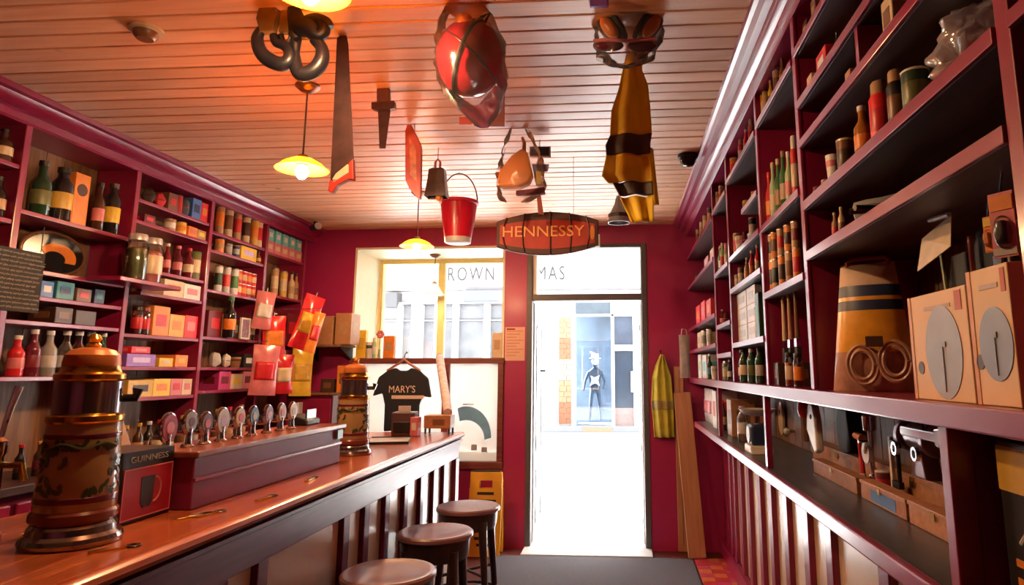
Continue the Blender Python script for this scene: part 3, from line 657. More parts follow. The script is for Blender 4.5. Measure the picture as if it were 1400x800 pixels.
# hanging crisp bags on a strip in front of the bay
def hang_bag(px, py0, py1, wpx, c, l, X, tilt, label, rod=False):
    p = atX(px, (py0+py1)/2, X); D = depth(p); h = (py1-py0)*D/FPX; w_ = wpx*D/FPX
    e = E('crisp_bag', label, 'bag', (X, p.y, p.z-h/2), PI/2-.75); e.rotation_euler = (0, tilt, PI/2-.75)
    packet(e, w_, h, .05, c, l)
    if rod: q = Vector((FX-.004-X, 0, 0)); q.rotate(e.rotation_euler.to_matrix().inverted()); O('hook_rod', MB().tube([(0,0,h+.028), (q.x,q.y,h+.028+q.z)], .003, 6), CHROME, e)
    O('hang_tab', MB().tube([(0,0,h-.004),(0,0,h+.03)], .003, 6), paint('white'), e)
    return e
hang_bag(358, 398, 450, 26, 'pink', 'white', -2.80, .1, 'pink and white crisp bag hanging at the top of the strip')
hang_bag(376, 432, 492, 32, 'bright red', 'orange', -2.74, -.05, 'bright red crisp bag with orange print hanging on the strip')
hang_bag(360, 472, 540, 36, 'pink', 'red', -2.70, .05, 'pink foil crisp bag with red print hanging lowest', True)
hang_bag(388, 485, 538, 26, 'red', 'cream', -2.62, .0, 'red foil crisp bag with cream print by the yellow bag')
hang_bag(412, 475, 541, 30, 'yellow', 'gold', -2.66, .02, 'plain yellow crisp bag hanging under the striped bag', True)
sbag = hang_bag(409, 400, 477, 28, 'bright red', 'yellow', -2.58, .28, 'red and yellow striped crisp bag hanging by the street wall')
hang_bag(424, 425, 482, 16, 'orange', 'red', -2.44, .22, 'orange speckled crisp bag behind the striped one', True)
# corner stack by the window: shelf, boxes
ck = E('corner_cabinet', 'tall narrow brown cabinet in the corner under cardboard boxes', 'cabinet', (-2.62, 5.66, 0))
O('carcass', bx(-.2,.2,-.18,.18,0,1.30), CRIMD, ck, bevel=.004); O('top', bx(-.21,.21,-.19,.19,1.30,1.32), BACKB, ck, bevel=.003); O('door', bx(-.19,.19,-.195,-.18,.05,1.27), CRIM, ck, bevel=.005)
def ybox(nm, px0, px1, py0, py1, Y, dp, c, l, label, cat='box', z=None):
    a, b = atY(px0, py1, Y), atY(px1, py0, Y); zz = a.z if z is None else z
    e = E(nm, label, cat, ((a.x+b.x)/2, Y+dp/2, zz))
    carton(e, b.x-a.x, b.z-zz, dp, c, l); return e
ybox('carton', 437, 457, 518, 545, 5.56, .14, 'dark brown', 'brown', 'dark brown carton lowest on the corner cabinet', z=1.3205)
zc1 = 1.3205
ybox('carton', 459, 478, 500, 545, 5.56, .16, 'orange', 'brown', 'orange carton on the corner cabinet by the ceramic tower', z=1.3205)
b_ = ybox('carton', 426, 456, 432, 476, 5.60, .2, 'cardboard', None, 'square plain cardboard box stacked in the window corner', z=1.73)
b_ = ybox('carton', 457, 481, 428, 470, 5.60, .2, 'cardboard', 'tan', 'cardboard box with pale print stacked in the window corner', z=1.73)
tw = E('wall_bracket_shelf', 'small wooden shelf carrying the two cardboard corner boxes', 'shelf', (-2.62, 5.70, 1.708)); O('board', bx(-.21,.2,-.12,.205,0,.021), BACKB, tw, bevel=.003)
for s in (-.16, .16): O('bracket', MB().prism([(.205,-.12),(.205,0),(-.08,0)], .015, 'X', s), IRON, tw)
# ------------------------------------------------------------------ right, bay by bay
row('R', 2.573, 'on the top shelf of the tool bag bay', [('x',1098,1104,30,'dark brown','tan'), ('x',1110,1116,40,'brown','tan')], zmax=2.70)
row('R', 2.386, 'on the second shelf of the tool bag bay', [('x',1104,1110,26,'cream','orange'), ('x',1117,1130,36,'red','white'), ('b',1146,7,34,'dark green','olive')], zmax=2.545)
row('R', 2.25, 'on the third shelf of the tool bag bay', [('u',1119,12,14,'white','green'), ('x',1156,1163,26,'cardboard',None), ('x',1172,1179,34,'tan','brown'), ('x',1208,1222,60,'cream','brown')], zmax=2.36)
row('R', 2.042, 'on the deep shelf under the plastic bag', [('c',1117,9,16,'dark red','red'), ('c',1128,8,16,'tan','orange'), ('u',1141,19,44,'white','pink'), ('c',1158,22,52,'brown','dark brown','cream'), ('b',1183,24,78,'amber','orange','white'), ('s',1208,29,92,'bright red','red','tan'), ('s',1230,25,86,'black','brown','tan'), ('c',1256,36,66,'dark green','olive','white')], zmax=2.224)
pb = E('plastic_bag', 'crumpled clear plastic bag on the deep shelf beside the tins', 'bag', (.715, 1.265, 2.0426), 0)
def crum(u, v, R=(.078,.078,.172)):
    a = 2*PI*u; b = PI*v; k = 1+.16*math.sin(4*a+3*b)+.12*math.sin(7*a-5*b)+.09*math.sin(11*b+a)+.06*math.sin(13*a+9*b)
    return (R[0]*k*math.sin(b)*math.cos(a), R[1]*k*math.sin(b)*math.sin(a), max(0, R[2]*.5*(1-math.cos(b)*(.9+.1*k))))
O('film', MB().grid(crum, 44, 26), clearmat('frosty_plastic', (.92,.88,.92), .3, .12, .28, (.85,.80,.88)), pb, smooth=.9)
O('paper_inside', MB().grid(lambda u, v: tuple(c*.6 for c in crum(u+.2, v)), 14, 8), paint('pink'), pb)
row('R', 1.877, 'on the red edged shelf above the tool bag', [('b',1143,9,38,'tan','red','cream'), ('b',1152,9,40,'cream','brown','cream')], zmax=2.01)
put('l', (.72, 1.74, 1.8776), 0, .20, .075, 'grey', None, 'on the red edged shelf above the tool bag', label='folded grey cloth')
pl = E('pliers', 'black pliers hanging over the edge of the red edged shelf', 'pliers', (.66, 1.60, 1.8775))
O('handle', MB().tube([(-.09,0,.012),(-.03,.01,.012),(.02,.0,.012)], .008), mat('black', .4), pl); O('handle', MB().tube([(-.09,.04,.012),(-.03,.02,.012),(.02,.01,.012)], .008), mat('black', .4), pl); O('jaw', MB().tube([(.015,.006,.012),(.07,.01,.012)], [.012,.004]), CHROME, pl)
# brushes bay
row('R', 2.564, 'crowded on the top shelf of the brush bay', [('c',1041,8,40,'orange','cream'), ('c',1048,8,48,'gold','tan'), ('b',1055,8,60,'yellow','olive','white'), ('c',1063,9,52,'tan','brown'), ('b',1071,9,64,'brown','orange','dark red')], zmax=2.698)
row('R', 2.102, 'on the bottle shelf of the brush bay', [('b',1050,11,74,'red','orange','bright red'), ('b',1060,11,84,'pale green','cream','cream'), ('b',1067,11,82,'green','tan','cream'), ('b',1074,11,86,'green','cream','tan'), ('b',1081,11,78,'pale green','pink','white'), ('s',1089,10,92,'red','cream','white')], zmax=2.53)
lowtins = row('R', 1.818, 'in the lower row of orange tins', [('c',1053,10,44,'orange','black'), ('c',1062,10,46,'tan','black'), ('c',1071,10,46,'orange','dark brown'), ('c',1081,11,46,'tan','brown'), ('c',1091,11,46,'orange','red')])
for i, px in enumerate((1053, 1062, 1071, 1081, 1091)):
    g = lowtins[i]
    put('c', (g[2], g[0], 1.8187+g[3]+.0005), -PI/2, g[1]*.98, g[3]*.8, ['orange','tan'][(i+1) % 2], ['black','brown','red','dark brown','dark red'][i], 'stacked on the lower orange tins')
row('R', 1.44, 'below the hanging brushes', [('j',1081,12,46,'orange','cream','black'), ('j',1093,13,46,'brown','orange','black'), ('x',1052,1058,30,'dark brown','brown')])
for i, px in enumerate((1070, 1078, 1087)):
    y = solveY(px, .65, 1.78); e = E('paint_brush', 'long handled brush hanging in the bay of orange tins', 'brush', (.65, y, 1.527), -PI/2, 'hanging brushes')
    O('handle', MB().tube([(0,0,.09),(0,0,.2),(0,0,.265)], [.009,.007,.006]), paint(['cream','tan','brown'][i]), e, smooth=True)
    O('ferrule', bx(-.016,.016,-.009,.009,.06,.09), CHROME, e); O('bristles', MB().prism([(-.016,.06),(.016,.06),(.02,0),(-.02,0)], .016, 'Y', -.008), mat('black', .8), e)
row('R', 2.55, 'on the top shelf of the carton bay', [('c',1004,12,30,'orange','bright red','white'), ('s',1014,8,50,'red','white','cream'), ('b',1021,8,54,'bright red','white','white'), ('s',1028,8,50,'pink','red','white')], zmax=2.698)
row('R', 2.28, 'on the short shelf of the carton bay', [('c',1022,12,18,'yellow','gold'), ('c',1032,9,16,'orange','yellow')])
row('R', 2.109, 'on the wide shelf of the carton bay', [('c',1003,10,36,'tan','red'), ('u',1010,18,26,'cream','pink'), ('l',1020,15,28,'dark red','pink'), ('c',1030,10,34,'black','white')], zmax=2.25)
put('u', (.72, 3.33, 2.11+.001), 0, .15, .075, 'white', 'cream', 'turned on the wide shelf of the carton bay')
row('R', 1.936, 'on the shelf above the white cartons', [('c',1007,7,20,'tan','cream'), ('c',1014,8,26,'brown','cream'), ('b',1022,7,34,'tan','orange','white'), ('b',1029,8,44,'red','orange','white'), ('b',1037,8,46,'bright red','cream','tan')], zmax=2.08)
for j in range(3):
    for i, (a, b_) in enumerate(((1004, 1016), (1017, 1026))):
        z = 1.6456+j*.087; ya, yb = ((3.62, 3.36), (3.345, 3.14))[i]
        put('x', (XF+.03+.08, (ya+yb)/2, z), -PI/2, abs(ya-yb), .086, 'white', 'pale grey', 'stacked three high in the carton bay', .16)
row('R', 1.645, 'next to the stacked white cartons', [('x',1034,1039,62,'dark green','green'), ('c',1041,9,44,'pale grey','white')], zmax=1.91)
row('R', 1.44, 'in the bottle row under the white cartons', [('b',1009,8,44,'dark green','white','white'), ('w',1017,12,44,'dark green','cream'), ('w',1029,12,46,'bottle green','olive','white'), ('w',1040,12,48,'dark green','pale grey')], zmax=1.618)
row('R', 2.515, 'on the top shelf of the narrow bay', [('c',981,7,26,'tan','cream'), ('c',987,7,28,'cream','orange')], zmax=2.698)
row('R', 2.104, 'on the shelf of green bottles', [('b',979,6,36,'pale green','green','cream'), ('b',984,6,38,'green','white','cream'), ('w',989,7,40,'pale green','red','white'), ('s',994,6,34,'tan','cream','pink')], zmax=2.48)
row('R', 1.777, 'on the third shelf of the narrow bay', [('b',986,6,22,'clear','pink','white'), ('l',993,10,16,'dark red','pink')])
row('R', 1.44, 'on the lowest shelf of the narrow bay', [('c',985,7,22,'olive','green'), ('j',991,7,26,'pale green','cream'), ('b',998,6,30,'clear','white','white')], zmax=1.57)
row('R', 2.5, 'on the top shelf of the door side bay', [('c',955,6,24,'tan','brown'), ('c',960,6,26,'cream','tan'), ('c',965,7,28,'tan','cream'), ('c',971,7,28,'dark brown','tan')], zmax=2.698)
row('R', 2.227, 'on the second shelf of the door side bay', [('l',955,10,14,'dark grey','pale grey'), ('x',963,968,16,'pink','cream'), ('x',971,975,18,'cream','pink')])
row('R', 1.864, 'on the third shelf of the door side bay', [('x',952,957,26,'bright red','orange'), ('x',959,964,28,'bright red','pink'), ('x',966,972,26,'red','orange')])
row('R', 1.673, 'on the fourth shelf of the door side bay', [('x',954,958,22,'cream','tan'), ('c',963,7,24,'white','grey'), ('c',970,7,24,'white','pale grey')], zmax=1.83)
row('R', 1.44, 'on the long shelf by the street door', [('x',955,959,32,'white','pale green'), ('x',961,966,32,'white','cyan'), ('b',971,7,34,'dark green','teal','white'), ('u',977,9,18,'white','pale grey')], zmax=1.64)
# goods on the ledge under the long shelf
row('R', 1.094, 'on the ledge by the leaning planks', [('p',960,972,46,'white','pink'), ('x',975,980,50,'white','red')], inset=.06, zmax=1.38)
row('R', 1.094, 'on the ledge under the green bottles', [('b',990,8,40,'dark brown','tan','red'), ('x',995,1001,48,'cardboard','brown')], inset=.08, zmax=1.38)
# ------------------------------------------------------------------ big goods on the long shelf
def ypts(px, z, X): return solveY(px, X, z)
tbag = E('tool_bag', 'yellow and clear plastic tool set bag with dark stripes on the long shelf', 'tool bag', (.735, 2.0, 1.4406), -.52)
W = .30
def tbf(u, v, s, W0=.118, W1=.075, H=.375, D=.055):
    w_ = W0+(W1-W0)*v; bulge = (max(0, math.sin(PI*min(1, v*.9+.1)))**.5)*(max(0, math.sin(PI*u))**.5)
    return ((u-.5)*2*w_, s*D*bulge*(1.15-.4*v), v*H)
def tbp(v0, v1, m, name, off=.0):
    o = O(name, MB().grid(lambda u, v: (lambda q: (q[0]*(1+off), q[1]*(1+off*3), q[2]))(tbf(u, v0+(v1-v0)*v, -1)), 12, 8).grid(lambda u, v: (lambda q: (q[0]*(1+off), q[1]*(1+off*3), q[2]))(tbf(u, v0+(v1-v0)*v, 1)), 12, 8), m, tbag, smooth=True)
YELP = mat((.78,.36,.03), .3, 0, .2, 18, .3, .3, 'yellow_vinyl'); tbp(.30, .62, YELP, 'yellow_panel')
tbp(0, .30, mat((.42,.22,.16), .25, 0, .4, 22, .3, .3, 'brown_clear_vinyl'), 'lower_pocket')
tbp(.62, .70, mat('dark blue', .4), 'dark_stripe'); tbp(.70, .73, YELP, 'yellow_band'); tbp(.73, .82, mat('dark blue', .4), 'dark_stripe'); tbp(.82, 1, mat((.62,.42,.30), .5, 0, .2), 'pale_flap')
O('carry_handle', MB().tube([(-.055,0,.35),(-.055,0,.38),(-.04,0,.39),(.05,0,.39),(.06,0,.38),(.06,0,.35)], .007), mat((.35,.06,.06), .4), tbag, smooth=True)
for cx_, cz_ in ((-.02,.075), (.065,.085)):
    O('tape_coil', MB().tube([(cx_+.042*math.cos(a), -.062, cz_+.055*math.sin(a)) for a in [2*PI*i/24 for i in range(25)]]+[(cx_+.03*math.cos(a), -.064, cz_+.04*math.sin(a)) for a in [2*PI*i/24 for i in range(25)]], .006, 6, False), mat((.45,.25,.18), .35), tbag, smooth=True)
O('clip', bx(-.005,.04,-.082,-.074,.125,.155), mat('dark brown', .4), tbag)
def clock_box(px0, px1, h, label, side_c, dial):
    xf = XF+.03; ya, yb = solveY(px0, xf, 1.44), solveY(px1, xf, 1.44); w_ = abs(ya-yb)
    e = E('clock_box', label, 'box', (xf+.05, (ya+yb)/2, 1.4406), -PI/2)
    O('carton_body', bx(-w_/2, w_/2, -.05, .05, 0, h), mat((.72,.46,.24), .55, 0, .06, 8), e, bevel=.002)
    O('edge_strip', bx(-w_/2-.001, -w_/2+.012, -.0512, .05, 0, h), mat((.60,.24,.06), .5), e)
    cz_ = h*.44; r = max(w_*.30, .05)
    O('dial_print', MB().lathe([(r,0),(r,.0015)], 36).turn(Matrix.Translation((w_*.08,-.05,cz_)) @ Matrix.Rotation(PI/2, 4, 'X') @ Matrix.Diagonal((1,1.25,1,1))), mat(dial, .4, 0, .12, 9), e)
    O('hand_print', MB().box(w_*.075, w_*.09, -.0535, -.052, cz_-r*1.05, cz_+.02).box(w_*.08, w_*.14, -.0535, -.052, cz_+.01, cz_+.02), mat('grey', .5), e)
    O('title_print', bx(-w_*.2, w_*.25, -.0512, -.0505, h*.84, h*.875), mat((.50,.36,.30), .6), e)
    O('corner_print', bx(w_*.33, w_*.43, -.0512, -.0505, h*.80, h*.97), mat((.55,.12,.08), .6), e)
    O('dot_print', MB().lathe([(.013,0),(.013,.0012)], 16).turn(Matrix.Translation((-w_*.34,-.05,cz_-.03)) @ Matrix.Rotation(PI/2, 4, 'X')), mat('dark brown', .5), e)
    return e
clock_box(1253, 1335, .215, 'cardboard clock box with round grey dial print next to the tool bag', 'orange', (.30,.29,.32))
clock_box(1339, 1398, .235, 'taller cardboard clock box with blue grey dial print by the upright', 'orange', (.22,.24,.32))
def softbag(name, label, cat, loc, w_, h, d, c, extra=None):
    e = E(name, label, cat, loc, -PI/2)
    def fn(u, v):
        a = 2*PI*u; ca, sa = math.cos(a), math.sin(a); k = abs(ca)**.35*math.copysign(1, ca), abs(sa)**.35*math.copysign(1, sa)
        t = 1-.12*abs(2*v-1)**3+.05*math.sin(5*v+3*a)
        return (w_/2*k[0]*t, d/2*k[1]*t, h*v)
    m = MB().grid(fn, 28, 8); m.add([fn(i/28, 0) for i in range(28)], [tuple(range(28))]); m.add([fn(i/28, 1) for i in range(28)], [tuple(range(28))])
    O('bag_body', m, c, e, smooth=.8); return e
BLK = mat((.006,.006,.008), .6, 0, .3, 20, .3)
e = softbag('black_pouch', 'tall black pouch with green cord hanging behind the tool bag', 'pouch', (.87, 1.66, 1.4406), .11, .34, .10, BLK)
O('cord', MB().tube([(-.05,-.055,.36),(-.03,-.06,.25),(.02,-.062,.12),(.04,-.06,.05)], .006), paint('olive'), e, smooth=True)
e = softbag('black_pouch', 'wide black pouch standing behind the grey dialled clock box', 'pouch', (.86, 1.47, 1.4406), .20, .37, .12, BLK)
O('white_mark', bx(.02,.05,-.064,-.058,.25,.30), paint('pale grey'), e); O('white_strap', MB().tube([(-.06,-.066,.36),(-.05,-.07,.2),(-.03,-.068,.1)], .006), paint('pink'), e, smooth=True)
O('round_mark', MB().ball((.035,-.062,.325), .01, .004, .008), paint('white'), e)
softbag('black_pouch', 'bulging black pouch standing behind the blue grey dialled box', 'pouch', (.84, 1.205, 1.4406), .24, .36, .12, BLK)
pt = E('paper_sheet', 'folded cream paper sheet hanging under the red edged shelf', 'paper', (.70, 1.50, 1.79))
O('sheet', MB().add([(0,-.075,-.03),(0,.09,-.06),(.01,.075,.015),(.02,-.05,.045)], [(0,1,2,3)]), paint('cream'), pt, solid=.002); O('clip', MB().tube([(.015,-.05,.044),(.01,.03,.05)], .006), paint('silver'), pt)
for i, (px, py0, py1, wpx, c, l, tx) in enumerate(((1372,262,352,34,'pink','cream','red and orange card hanging blister pack by the upright'), (1389,300,372,24,'pale grey','dark red','grey hanging blister pack with dark red print'), (1353,296,345,14,'orange','yellow','small orange hanging blister pack beside black pouches'))):
    p = atX(px, (py0+py1)/2, .64+.02*i); D = depth(p); h = (py1-py0)*D/FPX
    e = E('blister_pack', tx, 'pack', (p.x, p.y, p.z-h/2), -PI/2+.5); w_ = wpx*D/FPX
    O('card', bx(-w_/2,w_/2,-.002,.002,0,h), paint(c), e); O('blister', MB().ball((0,-.004,h*.38), w_*.36, .014, h*.26), PLASTIC, e, smooth=True)
    O('goods', bx(-w_*.16,w_*.16,-.012,-.003,h*.2,h*.55), paint('black' if i != 2 else 'orange'), e); O('header', bx(-w_*.46,w_*.46,-.0035,-.002,h*.72,h*.95), paint(['orange','pink','yellow'][i]), e); O('foot_print', bx(-w_*.46,w_*.46,-.0035,-.002,h*.03,h*.14), paint(['pale grey','lilac','orange'][i]), e)
    O('hook', MB().tube([(0,.0,h-.005),(0,.006,h+.02),(0,.012,h+.035)], .0025, 6), CHROME, e)
# ------------------------------------------------------------------ tools on the ledge
ZL = 1.0946
def lbox(px0, px1, py, xf, h, dp, c, l, label):
    ya, yb = solveY(px0, xf, ZL), solveY(px1, xf, ZL); e = E('wooden_box', label, 'box', (xf+dp/2, (ya+yb)/2, ZL), -PI/2); w_ = abs(ya-yb)
    O('body', bx(-w_/2,w_/2,-dp/2,dp/2,0,h*.8), c, e, bevel=.002); O('lid', bx(-w_/2-.003,w_/2+.003,-dp/2-.003,dp/2+.003,h*.8,h), c, e, bevel=.002)
    if l: O('label', bx(-w_*.25,w_*.3,-dp/2-.0015,-dp/2,h*.12,h*.7), paint(l), e)
    O('catch', bx(-w_*.05,w_*.0-.0,-dp/2-.006,-dp/2-.003,h*.62,h*.92), BRASS, e)
BXW = wood('tool_box_wood', (.34,.14,.06), (.48,.22,.10), 'Y', .5)
lbox(1113, 1172, 0, .77, .055, .04, BXW, None, 'slim plain wooden box on the ledge by the black bag')
lbox(1178, 1240, 0, .77, .058, .04, BXW, 'blue', 'slim wooden box with faded blue label on the ledge')
lbox(1244, 1330, 0, .77, .06, .04, BXW, None, 'long slim wooden box under the grinder on the ledge')
lbox(1112, 1195, 0, .872, .085, .06, BXW, None, 'higher wooden box behind the slim plain box on the ledge')
lbox(1200, 1330, 0, .872, .095, .06, BXW, None, 'long wooden box carrying the grinder on the ledge')
def onledge(px, py, X): p = atX(px, py, X); return p
# white plate with red ball
p = atX(1112, 590, .76); e = E('enamel_scoop', 'white enamel scoop with red knob hanging under the long shelf', 'scoop', (.76, p.y, 1.394), -PI/2)
O('scoop_plate', MB().prism([(-.05,-.13),(.05,-.215),(.085,-.20),(.075,-.08),(.05,-.03),(.0,-.015),(-.03,-.05)], .03, 'Y', -.015), paint('white'), e, bevel=.008)
O('knob', MB().ball((-.07,-.01,-.05), .03, .03, .045), paint('red'), e, smooth=True); O('hanger', MB().tube([(.03,0,-.03),(.03,0,0)], .004), IRON, e)
O('rivet', MB().ball((.03,-.016,-.075), .01, .004, .01), paint('black'), e); O('grip', MB().tube([(-.07,-.01,-.085),(-.075,-.01,-.18)], [.02,.012]), paint('brown'), e, smooth=True)
e = softbag('black_bag', 'small square black bag on the ledge beside the white scoop', 'bag', (.905, solveY(1152, .88, 1.2), ZL+.086), .15, .16, .05, BLK)
p = atX(1164, 640, .80); e = E('hammer', 'hammer with red and white handle standing on the ledge', 'hammer', (.84, p.y, ZL+.0), -PI/2)
O('handle', MB().tube([(.0,0,0.002),(-.005,0,.07),(-.02,0,.16)], [.011,.009,.008]), paint('red'), e, smooth=True); O('grip_band', MB().tube([(.0,0,.004),(-.003,0,.05)], [.0125,.011]), paint('white'), e, smooth=True); O('head', MB().tube([(-.055,0,.175),(.015,0,.17)], [.012,.015]), paint('orange'), e, smooth=True)
e = E('hand_drill', 'silver hand drill standing on the ledge beside the hammer', 'drill', (.842, solveY(1193, .84, 1.15), ZL+.0), -PI/2)
O('chuck', MB().lathe([(.006,0),(.012,.02),(.016,.05),(.01,.06)], 14), CHROME, e, smooth=True); O('shaft', MB().lathe([(.008,.06),(.008,.2),(.022,.205),(.024,.25),(.01,.26)], 14), CHROME, e, smooth=True)
O('gear', MB().lathe([(.035,-.006),(.035,.006)], 20, (0,0,0)).turn(Matrix.Translation((.0,-.015,.13)) @ Matrix.Rotation(PI/2, 4, 'X')), paint('white'), e); O('crank', MB().tube([(0,-.022,.13),(.04,-.03,.17),(.04,-.055,.17)], .005), CHROME, e)
put('c', (.84, solveY(1209, .84, 1.1), ZL), -PI/2, .045, .085, 'dark red', 'red', 'on the ledge between drill and grinder', cap='white')
e = E('clamp', 'white handled clamp standing on the ledge by the grinder', 'clamp', (.84, solveY(1222, .84, 1.15), ZL), -PI/2)
O('bar', bx(-.008,.008,-.006,.006,0,.2), paint('cream'), e, bevel=.002); O('jaw', bx(.008,.06,-.008,.008,.17,.19), IRON, e); O('jaw', bx(.008,.06,-.008,.008,.05,.07), IRON, e); O('screw', MB().tube([(.05,0,.07),(.05,0,.165)], .007), IRON, e)
gy = solveY(1265, .885, 1.25); e = E('bench_grinder', 'old pinkish grey bench grinder with two wheels on long wooden box', 'grinder', (.885, gy, ZL+.0958), -PI/2)
GR = mat((.32,.20,.24), .35, .4, .25, 20, .2, .2, 'worn_pink_grey_iron')
O('motor', MB().lathe([(.03,-.055),(.04,-.05),(.042,0),(.04,.05),(.03,.055)], 20).turn(Matrix.Translation((0,0,.115)) @ Matrix.Rotation(PI/2, 4, 'Y')), GR, e, smooth=True)
O('base', MB().prism([(-.05,0),(.05,0),(.04,.03),(.025,.08),(-.025,.08),(-.04,.03)], .05, 'Y', -.025), GR, e, bevel=.004)
for s in (-1, 1):
    O('wheel_guard', MB().lathe([(.045,-.014),(.05,-.01),(.05,.01),(.045,.014)], 22).turn(Matrix.Translation((s*.085,0,.115)) @ Matrix.Rotation(PI/2, 4, 'Y')), GR, e, smooth=.6)
    O('lamp_eye', MB().lathe([(.02,0),(.02,.012),(.012,.012),(.012,.002)], 18).turn(Matrix.Translation((s*.07,-.05,.075)) @ Matrix.Rotation(PI/2, 4, 'X')), CHROME, e, smooth=.5)
    O('spindle', MB().tube([(s*.05,0,.115),(s*.11,0,.115)], .008), CHROME, e)
wr = E('pipe_wrench', 'long steel pipe wrench hung under the long shelf above the grinder', 'wrench', (.78, solveY(1262, .78, 1.34), 1.335), -PI/2)
O('shank', bx(-.13,.09,-.007,.007,-.012,.012), CHROME, wr, bevel=.003); O('jaw', MB().prism([(.08,-.02),(.15,-.028),(.16,-.01),(.12,.0),(.16,.012),(.15,.03),(.08,.02)], .02, 'Y', -.01), CHROME, wr, bevel=.003); O('hook', MB().tube([(0,0,.01),(0,0,.06)], .003), IRON, wr); O('hook', MB().tube([(.09,0,.01),(.09,0,.06)], .003), IRON, wr)
# oval enamel plate and porcelain knob on the wall under the brush bay
p = atX(1063, 572, .90); e = E('enamel_plate', 'oval white enamel plate on the brown wall under the orange tins', 'plate', (.93, p.y, p.z), -PI/2)
O('plate', MB().lathe([(1,0),(1,.012),(.9,.016),(0,.016)], 24, sx=.055, sy=.095).turn(Matrix.Rotation(PI/2, 4, 'X')), paint('cream'), e, smooth=.6); O('screw', MB().ball((.0,-.017,.04), .008, .004, .008), IRON, e)
p = atX(1076, 590, .90); e = E('porcelain_knob', 'small white porcelain knob on the brown wall beside the oval plate', 'knob', (.92, p.y, p.z), -PI/2)
O('knob', MB().ball((0,-.02,0), .02, .02, .02), paint('white'), e, smooth=True); O('stem', MB().tube([(0,.022,0),(0,-.01,0)], .008), BRASS, e)
# blue and white coffee mill on the ledge
y = solveY(1032, .66, 1.1); e = E('scales', 'blue and white kitchen scales on the ledge beside the upright', 'scales', (.68, y, ZL), -PI/2)
O('base', MB().prism([(-.09,0),(.09,0),(.075,.04),(-.075,.04)], .11, 'Y', -.055), paint('white'), e, bevel=.006); O('body', bx(-.06,.06,-.045,.045,.04,.14), paint('dark blue'), e, bevel=.012)
O('dial', MB().lathe([(.042,0),(.042,.006)], 24).turn(Matrix.Translation((.0,-.045,.09)) @ Matrix.Rotation(PI/2, 4, 'X')), paint('pale grey'), e); O('column', MB().tube([(0,0,.14),(0,0,.18)], .014), CHROME, e); O('pan', MB().shell([(.03,.18),(.07,.19),(.095,.215)], .008, 24), paint('white'), e, smooth=True)
e = put('w', (.70, solveY(1016, .70, 1.1), ZL), -PI/2, .06, .2, 'clear', 'white', 'on the ledge next to the scales', cap='lilac')
# dark crate with gold print under the long shelf past the clock boxes
e = E('game_box', 'dark box with gold and white print on the ledge past the upright', 'box', (.722, 1.13, ZL), -PI/2)
O('carton_body', bx(-.13,.13,-.06,.06,0,.285), mat('black', .4), e, bevel=.003); O('gold_print', bx(-.13,.13,-.0615,-.06,.20,.275), paint('gold'), e); O('white_print', MB().tube([(-.08,-.061,.12),(-.05,-.061,.15),(-.02,-.061,.18),(.02,-.061,.15),(.08,-.061,.17)], .004, 6), paint('white'), e)
for i in range(3): O('line_print', bx(-.1,.1,-.0615,-.06,.02+i*.03,.032+i*.03), paint('orange'), e); O('end_line_print', bx(.13,.1315,-.03,.05,.02+i*.03,.032+i*.03), paint('gold'), e)
O('end_gold_print', bx(.13,.1315,-.06,.06,.185,.275), paint('gold'), e); O('end_white_print', MB().tube([(.131,-.045,.12),(.131,-.02,.15),(.131,.0,.175),(.131,.03,.15),(.131,.05,.165)], .004, 6), paint('white'), e)

